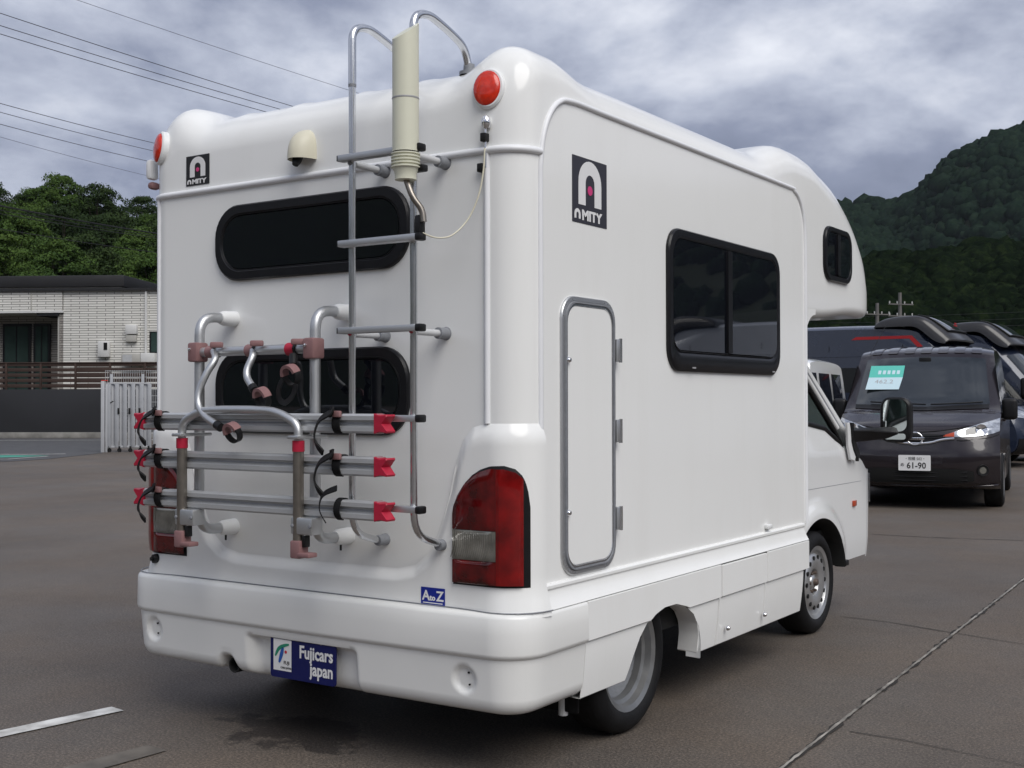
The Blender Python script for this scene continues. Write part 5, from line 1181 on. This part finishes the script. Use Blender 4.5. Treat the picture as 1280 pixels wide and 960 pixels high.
# ================================================================ OVERHEAD LINES
mat('cable', (.02, .02, .022), .6); mat('pole_concrete', (.13, .125, .12), .8, var=.15, vscale=2)
WG = 'overhead lines at the roadside'
def wire(a, b, dep0, dep1, r=.011, sag=.006, label='', grp=WG):
    A_, B_ = DP(a[0], a[1], dep0), DP(b[0], b[1], dep1); u_ = (A_-B_); A2 = A_+u_*.55; B2 = B_-u_*.55 ; P = []
    for t in np.linspace(0, 1, 26): p = A2.lerp(B2, t); P.append(p+Vector((0, 0, -sag*(A2-B2).length*(1-(2*t-1)**2)+sag*(A2-B2).length*.55)))
    o = tube('power_line', P, r, 'cable', None, 5); tag(o, label, 'power line', grp); return A2, B2
lbl_a = 'lone thin overhead line, highest of all the lines above the camper roof'
lbl_b = 'thin black overhead line in the triple bundle above the camper roof'
lbl_c = 'thin black overhead line meeting the camper beside its left roof lamp'
lbl_d = 'overhead cable crossing in front of the wooded slope'
wire((100, 0), (437, 112), 42, 50, .008, label=lbl_a)
ends = []
for (a, b), w_ in zip((((0, 15), (360, 130)), ((0, 30.5), (345, 134)), ((0, 41), (326, 137))), ('highest', 'middle', 'lowest')): ends.append(wire(a, b, 38, 48, .012, label=w_+' of the three bundled overhead lines above the camper roof'))
for (a, b, r), w_ in zip((((0, 128), (193, 178), .011), ((0, 139), (193, 188), .010), ((0, 154), (187, 201), .010), ((0, 170), (187, 219.5), .006)), ('highest', 'second highest', 'third', 'thin lowest')): wire(a, b, 38, 48, r, label=w_+' of the four overhead lines that pass beside the camper roof corner')
for (a, b, r), w_ in zip((((0, 256), (190, 290), .03), ((0, 261.5), (190, 293.5), .014), ((0, 266), (190, 296), .014), ((0, 285), (190, 314), .014)), ('thick overhead cable crossing in front of the wooded slope', 'thin cable just under the thick one before the wooded slope', 'second thin cable under the thick one before the wooded slope', 'lone low cable between the thick one and the house roof')): wire(a, b, 40, 50, r, label=w_)
def pole(base, h, label, arms=(), r=.16, group=None, az=0):
    R = empty('utility_pole', base, label, 'utility pole', group, az)
    lathe('shaft', [(r, 0), (r*.62, h), (0, h)], (0, 0, 0), (0, 0, 1), 'pole_concrete', R, 14, local=True)
    for z, w in arms:
        a = box('crossarm', (0, -.12, z), (w, .09, .09), 'pole_concrete', R, .01, local=True)
        for x in np.linspace(-w/2+.1, w/2-.1, 4): lathe('insulator', [(0, .2), (.05, .18), (.03, .12), (.06, .1), (.03, .04), (.03, 0)], (x, -.12, z+.04), (0, 0, 1), 'box_white', a, 8, local=True)
    return R
e0 = ends[0][0]; pole((e0.x, e0.y, 0), e0.z+.6, 'concrete roadside pole carrying the overhead lines', ((e0.z-.15, 2.4), (e0.z-3, 1.6)), .19, az=VIEW_ROT+1.2)
for px, py, dep, arms, lb in ((1097, 380, 95, 1, 'short concrete utility pole beyond the blue vans'), (1125.5, 367, 92, 2, 'taller concrete utility pole with two crossarms beyond the blue vans')):
    b = LP((px-640)/1505*dep, dep); h = 1.3+(501-py)/1505*dep; pole((b.x, b.y, 0), h, lb, [(h-.9-.9*k, 2.2) for k in range(arms)], .2, az=VIEW_ROT+.3)
a1_, a2_ = LP((1040-640)/1505*100, 100), LP((1300-640)/1505*90, 90)
for k in range(3):
    z = 7.2+.5*k; o = tube('power_line', [Vector((a1_.x, a1_.y, z)), Vector((a1_.x+a2_.x, a1_.y+a2_.y, 2*z-.5))*.5, Vector((a2_.x, a2_.y, z-.3))], .015, 'cable', None, 5); tag(o, ('lowest', 'middle', 'highest')[k]+' overhead line strung behind the roofs of the blue vans', 'power line', 'far lines behind the vans')
# ================================================================ WOODS AND MOUNTAIN
def leaf_mat(name, c0, c1, c2, SPEC=.12, fine=0):
    m = bpy.data.materials.new(name); m.use_nodes = True; t = m.node_tree; b = t.nodes['Principled BSDF']
    at = N(t, 'ShaderNodeAttribute', attribute_name='tone'); oi = N(t, 'ShaderNodeObjectInfo')
    f = math_n(t, 'ADD', math_n(t, 'MULTIPLY', at.outputs['Fac'], .75), math_n(t, 'MULTIPLY', oi.outputs['Random'], .25))
    if fine:
        n_ = N(t, 'ShaderNodeTexNoise'); n_.inputs['Scale'].default_value = fine; n_.inputs['Detail'].default_value = 4; n_.inputs['Roughness'].default_value = .7; c_ = N(t, 'ShaderNodeTexCoord'); L(t, c_.outputs['Object'], n_.inputs['Vector']); f = math_n(t, 'ADD', math_n(t, 'MULTIPLY', f, .45), math_n(t, 'MULTIPLY_ADD', n_.outputs[0], 2.2, -.82))
    r = ramp(t, [(.05, c0), (.5, c1), (.95, c2)], f); L(t, r.outputs[0], b.inputs['Base Color']); b.inputs['Roughness'].default_value = .8; b.inputs['Specular IOR Level'].default_value = SPEC
    MT[name] = m
leaf_mat('leaves_dark', (.014, .026, .009), (.026, .046, .015), (.046, .072, .022))
leaf_mat('leaves_mid', (.024, .050, .012), (.050, .090, .020), (.085, .135, .030))
leaf_mat('leaves_light', (.040, .075, .014), (.070, .120, .022), (.105, .160, .035))
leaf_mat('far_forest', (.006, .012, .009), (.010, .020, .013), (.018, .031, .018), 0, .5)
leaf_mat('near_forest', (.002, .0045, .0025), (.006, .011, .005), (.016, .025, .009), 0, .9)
mat('bark', (.045, .037, .028), .9, var=.3, vscale=6)
mat('hill_soil', (.014, .022, .010), .95, var=.4, vscale=.3)
def tone_attr(me, vals):
    a = me.attributes.new('tone', 'FLOAT', 'FACE'); a.data.foreach_set('value', np.asarray(vals, dtype=np.float32))
def crown_mesh(name, seed, rad, height, nclump, nleaf, size, m, low=.25):
    r = np.random.default_rng(seed); C = []
    for _ in range(nclump):
        a = r.uniform(0, 2*PI); h = r.uniform(0, 1); k = rad*(math.sin(PI*min(1, .18+h*.80))**.7)*math.sqrt(r.uniform(.15, 1))
        C.append((k*math.cos(a), k*math.sin(a), height*(low+(1-low)*h)+r.normal(0, .1), r.uniform(.5, 1.0)*rad*.34, r.uniform(0, 1)))
    C = np.array(C); idx = r.integers(0, nclump, nleaf); cc = C[idx]
    d = r.normal(size=(nleaf, 3)); d /= np.linalg.norm(d, axis=1)[:, None]; d[:, 2] = np.abs(d[:, 2])*.9-.25
    p = cc[:, :3]+d*(cc[:, 3]*r.uniform(.55, 1.05, nleaf))[:, None]*np.array([1, 1, .72])
    nrm = d+r.normal(size=(nleaf, 3))*.55+np.array([0, 0, .35]); nrm /= np.linalg.norm(nrm, axis=1)[:, None]
    tg = np.cross(nrm, r.normal(size=(nleaf, 3))); tg /= np.linalg.norm(tg, axis=1)[:, None]; bt = np.cross(nrm, tg)
    s = size*r.uniform(.6, 1.25, nleaf)[:, None]
    V = np.stack([p-tg*s, p-bt*s*.5, p+tg*s, p+bt*s*.5], 1).reshape(-1, 3)
    me = bpy.data.meshes.new(name); me.vertices.add(4*nleaf); me.vertices.foreach_set('co', V.ravel().astype(np.float32))
    me.loops.add(4*nleaf); me.loops.foreach_set('vertex_index', np.arange(4*nleaf, dtype=np.int32)); me.polygons.add(nleaf); me.polygons.foreach_set('loop_start', np.arange(0, 4*nleaf, 4, dtype=np.int32)); me.polygons.foreach_set('loop_total', np.full(nleaf, 4, dtype=np.int32))
    me.update(); me.validate(); me.materials.append(MT[m]); tone_attr(me, np.clip(cc[:, 4]*.6+r.uniform(0, .4, nleaf), 0, 1)); return me, C
def trunk_mesh(name, seed, height, C, r0):
    r = np.random.default_rng(seed); V, F = tube_geo([Vector((0, 0, -1.5)), Vector((.05, .03, height*.3)), Vector((-.08, .05, height*.6)), Vector((.04, 0, height*.92))], [r0*1.3, r0, r0*.6, r0*.15], 7)
    for c in C[r.permutation(len(C))[:14]]:
        z0 = c[2]*.55; v, f = tube_geo([Vector((0, 0, z0)), Vector((c[0]*.5, c[1]*.5, z0+(c[2]-z0)*.4)), Vector((c[0], c[1], c[2]))], [r0*.4, r0*.25, r0*.08], 5); b = len(V); V += v; F += [tuple(i+b for i in q) for q in f]
    me = bpy.data.meshes.new(name); me.from_pydata([tuple(v) for v in V], [], F); me.materials.append(MT['bark']); return me
KIND = {}
def tree_kind(key, m, rad, h, ncl, nlf, size, seeds, low=.25):
    KIND[key] = []
    for s in seeds:
        cm_, C = crown_mesh('crown', s, rad, h, ncl, nlf, size, m, low); KIND[key].append((cm_, trunk_mesh('trunk', s+50, h, C, .16)))
tree_kind('dark', 'leaves_dark', 2.6, 7.0, 150, 20000, .085, (1, 2, 3)); tree_kind('mid', 'leaves_mid', 2.5, 6.5, 150, 20000, .085, (4, 5, 6)); tree_kind('light', 'leaves_light', 1.7, 4.0, 90, 10000, .075, (7, 8)); tree_kind('open', 'leaves_dark', 2.2, 8.0, 45, 7000, .085, (9, 10), .45)
def tree(key, loc, sc, label, group):
    cm_, tm = random.choice(KIND[key]); R = empty('tree', loc, label, 'tree', group, random.uniform(0, 6.28)); R.scale = (sc, sc, sc*random.uniform(.92, 1.1))
    link(bpy.data.objects.new('trunk', tm), R); link(bpy.data.objects.new('crown', cm_), R); return R
# wooded slope behind the house
def slope_z(dep, px): 
    top = interp(px, [(-200, 16.5), (0, 16.6), (80, 17.0), (130, 16.4), (190, 15.6), (260, 14.0), (420, 9), (700, 6)])
    return 1.5+(top-5.0-1.5)*float(np.clip((dep-56)/34, 0, 1))
V = []; dps = np.linspace(54, 130, 20); pxs = np.linspace(-500, 700, 31)
for d_ in dps:
    for px in pxs: p = LP((px-640)/1505*d_, d_); V.append((p.x, p.y, slope_z(d_, px)))
hs = obj('wooded_slope', V, grid_faces(20, 31), 'hill_soil', None, 60); tag(hs, kind='structure')
SG = {'dark': ('dark green broadleaf tree in the wood on the slope behind the house', 'dark trees on the slope'), 'mid': ('mid green leafy tree in the wood on the slope behind the house', 'mid green trees on the slope'), 'light': ('small bright green tree at the foot of the wood, just above the house roof', 'bright trees above the roof'), 'open': ('sparse open crowned tree standing out on the skyline of the slope', 'skyline trees')}
rr_ = random.Random(3)
WHERE = ('at the foot of the wood, rising just over the house roof', 'in the lower half of the wooded slope behind the house', 'half way up the wooded slope behind the house', 'in the upper half of the wooded slope behind the house', 'along the crest of the wooded slope, against the sky')
for row, (dep, step, keys, s0) in enumerate(((60, 34, ('light', 'mid'), .8), (66, 38, ('mid', 'mid', 'dark'), .85), (73, 40, ('mid', 'dark'), .9), (81, 38, ('dark', 'mid'), .85), (90, 36, ('dark', 'dark', 'mid'), .85))):
    px = -60+row*9
    while px < 300:
        d_ = dep+rr_.uniform(-2.5, 2.5); p = LP((px-640)/1505*d_, d_, slope_z(d_, px)-.3); k = rr_.choice(keys); 
        tree(k, p, s0*rr_.uniform(.85, 1.2)*(1.1 if k == 'light' else 1), {'dark': 'dark green broadleaf tree ', 'mid': 'mid green leafy tree ', 'light': 'small bright green tree '}[k]+WHERE[row], SG[k][1]+', row %d' % (row+1)); px += step*rr_.uniform(.75, 1.2)
for px, py, sc in ((82, 228, 1.0), (30, 240, .8), (120, 247, .75), (140, 254, .7), (178, 266, .7)):
    d_ = 88; p = LP((px-640)/1505*d_, d_, 0); zt = 1.3+(501-py)/1505*d_; p.z = zt-8.4*sc; tree('open', p, sc, *SG['open'])
# mountain and nearer wooded hill on the right, polar height fields round the yard
def az_px(px): return math.atan((px-640)/1505)
RIDGE = [(-200, 4), (300, 40), (700, 120), (900, 200), (1000, 214), (1040, 224), (1065, 219), (1100, 213), (1125, 208), (1142, 218), (1170, 250), (1200, 278), (1240, 308), (1280, 337), (1400, 395), (1600, 430), (1900, 415), (2300, 470), (2900, 520), (4000, 700)]
HILL = [(600, 60), (900, 120), (1060, 150), (1150, 158), (1200, 166), (1280, 172), (1500, 190), (2000, 170), (4000, 200)]
def ridge_h(px, tab, D): return (interp(px, tab)-(22 if tab is RIDGE else 0))/1505*D*math.cos(az_px(px))**0
def hill_field(name, tab, d0, d1, pxs, nd, rough, crest=.75):
    V = []; rs = np.random.default_rng(11); ph = rs.uniform(0, 6.28, (6, 2)); H_ = np.zeros((nd, len(pxs)))
    for i in range(nd):
        f = i/(nd-1); dep = d0+(d1-d0)*f
        for j, px in enumerate(pxs):
            lat = (px-640)/1505*dep; top = ridge_h(px, tab, d0+(d1-d0)*crest); g = f/crest
            prof_ = (math.sin(min(1, g)*PI/2)**1.25 if g <= 1 else 1-.5*(g-1))
            p = LP(lat, dep); wob = sum(math.sin(p.x*.012*(k+1)+ph[k, 0])*math.cos(p.y*.011*(k+1)+ph[k, 1])/(k+1) for k in range(6))
            gl = wob*rough*max(0, math.sin(PI*min(1, g)))
            V.append((p.x, p.y, max(-.5, top*prof_+gl+(1.3 if g > .3 else 0))))
    o = obj(name, V, grid_faces(nd, len(pxs)), 'hill_soil', None, 70); tag(o, kind='structure'); return np.array(V).reshape(nd, len(pxs), 3)
pxm = np.concatenate([np.linspace(500, 1000, 12), np.linspace(1020, 1500, 50), np.linspace(1550, 2600, 30), np.linspace(2800, 5200, 14)])
G1 = hill_field('mountain', RIDGE, 330, 900, pxm, 34, 15)
G2 = hill_field('wooded_hill', HILL, 120, 230, pxm, 16, 1.2, .8)
def ico():
    bm = bmesh.new(); bmesh.ops.create_icosphere(bm, subdivisions=2, radius=1); v = np.array([tuple(q.co) for q in bm.verts]); f = np.array([[q.index for q in fc.verts] for fc in bm.faces]); bm.free(); return v, f
IV, IF = ico()
def forest(name, G, n, size, m, label, j0, j1, seed, imax):
    r = np.random.default_rng(seed); nd, nj = G.shape[:2]; ii = r.uniform(0, imax, n); jj = r.uniform(j0, j1, n); a = ii.astype(int); b = jj.astype(int); fi = (ii-a)[:, None]; fj = (jj-b)[:, None]
    P = (G[a, b]*(1-fi)+G[np.minimum(a+1, nd-1), b]*fi)*(1-fj)+(G[a, np.minimum(b+1, nj-1)]*(1-fi)+G[np.minimum(a+1, nd-1), np.minimum(b+1, nj-1)]*fi)*fj
    dist = np.hypot(P[:, 0]-CAM[0], P[:, 1]-CAM[1]); s = size*np.clip(r.lognormal(-.08, .36, n), .45, 2.3)*(.6+.4*dist/dist.mean())
    nv = len(IV); jit = 1+r.uniform(-.28, .28, (n, nv, 1)); V = IV[None]*jit*s[:, None, None]*np.array([1, 1, 1.05])+P[:, None, :]+np.array([0, 0, .35])*s[:, None, None]
    Fc = (IF[None]+np.arange(n)[:, None, None]*nv).reshape(-1, 3)
    me = bpy.data.meshes.new(name); nf = len(Fc); me.vertices.add(n*nv); me.vertices.foreach_set('co', V.astype(np.float32).ravel()); me.loops.add(nf*3); me.loops.foreach_set('vertex_index', Fc.astype(np.int32).ravel()); me.polygons.add(nf); me.polygons.foreach_set('loop_start', np.arange(0, nf*3, 3, dtype=np.int32)); me.polygons.foreach_set('loop_total', np.full(nf, 3, dtype=np.int32)); me.update()
    me.materials.append(MT[m]); tone_attr(me, np.clip(np.repeat(r.uniform(0, 1, n), len(IF))*.75+r.uniform(0, .25, nf), 0, 1))
    o = link(bpy.data.objects.new(name, me)); tag(o, label, 'forest', kind='stuff'); return o
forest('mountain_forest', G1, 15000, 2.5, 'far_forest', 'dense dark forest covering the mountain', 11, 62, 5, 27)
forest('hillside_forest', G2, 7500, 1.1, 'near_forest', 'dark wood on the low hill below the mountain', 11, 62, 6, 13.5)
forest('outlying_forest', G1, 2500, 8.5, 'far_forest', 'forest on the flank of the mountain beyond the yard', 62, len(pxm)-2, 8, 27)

# unseen hills added behind the camera to darken rear reflections and light
V = []; nA = 90; hA = np.random.default_rng(4)
azs = np.linspace(math.radians(-186), math.radians(60), nA); hh = np.convolve(hA.uniform(55, 115, nA+10), np.ones(7)/7, 'same')[5:5+nA]
for f, k in ((0, 0), (.25, .35), (.5, .72), (.75, .95), (1, 1)):
    for i, a in enumerate(azs): rr = 260+200*f; V.append((CAM[0]+rr*math.cos(a), CAM[1]+rr*math.sin(a), hh[i]*k*float(sm(0, 8, i))*float(sm(0, 8, nA-1-i))-.5))
o = obj('unseen_hills', V, grid_faces(5, nA), 'hill_soil', None, 70); tag(o, kind='structure')

# light haze over the valley
hm = bpy.data.materials.new('haze'); hm.use_nodes = True; t = hm.node_tree; t.nodes.clear(); pv = N(t, 'ShaderNodeVolumePrincipled'); pv.inputs['Color'].default_value = (.80, .88, 1, 1); pv.inputs['Density'].default_value = .00006; pv.inputs['Anisotropy'].default_value = .1
L(t, pv.outputs[0], N(t, 'ShaderNodeOutputMaterial').inputs['Volume']); MT['haze'] = hm
hz_ = box('haze', (0, 0, 199.0), (6400, 6400, 402), 'haze'); tag(hz_, kind='stuff')
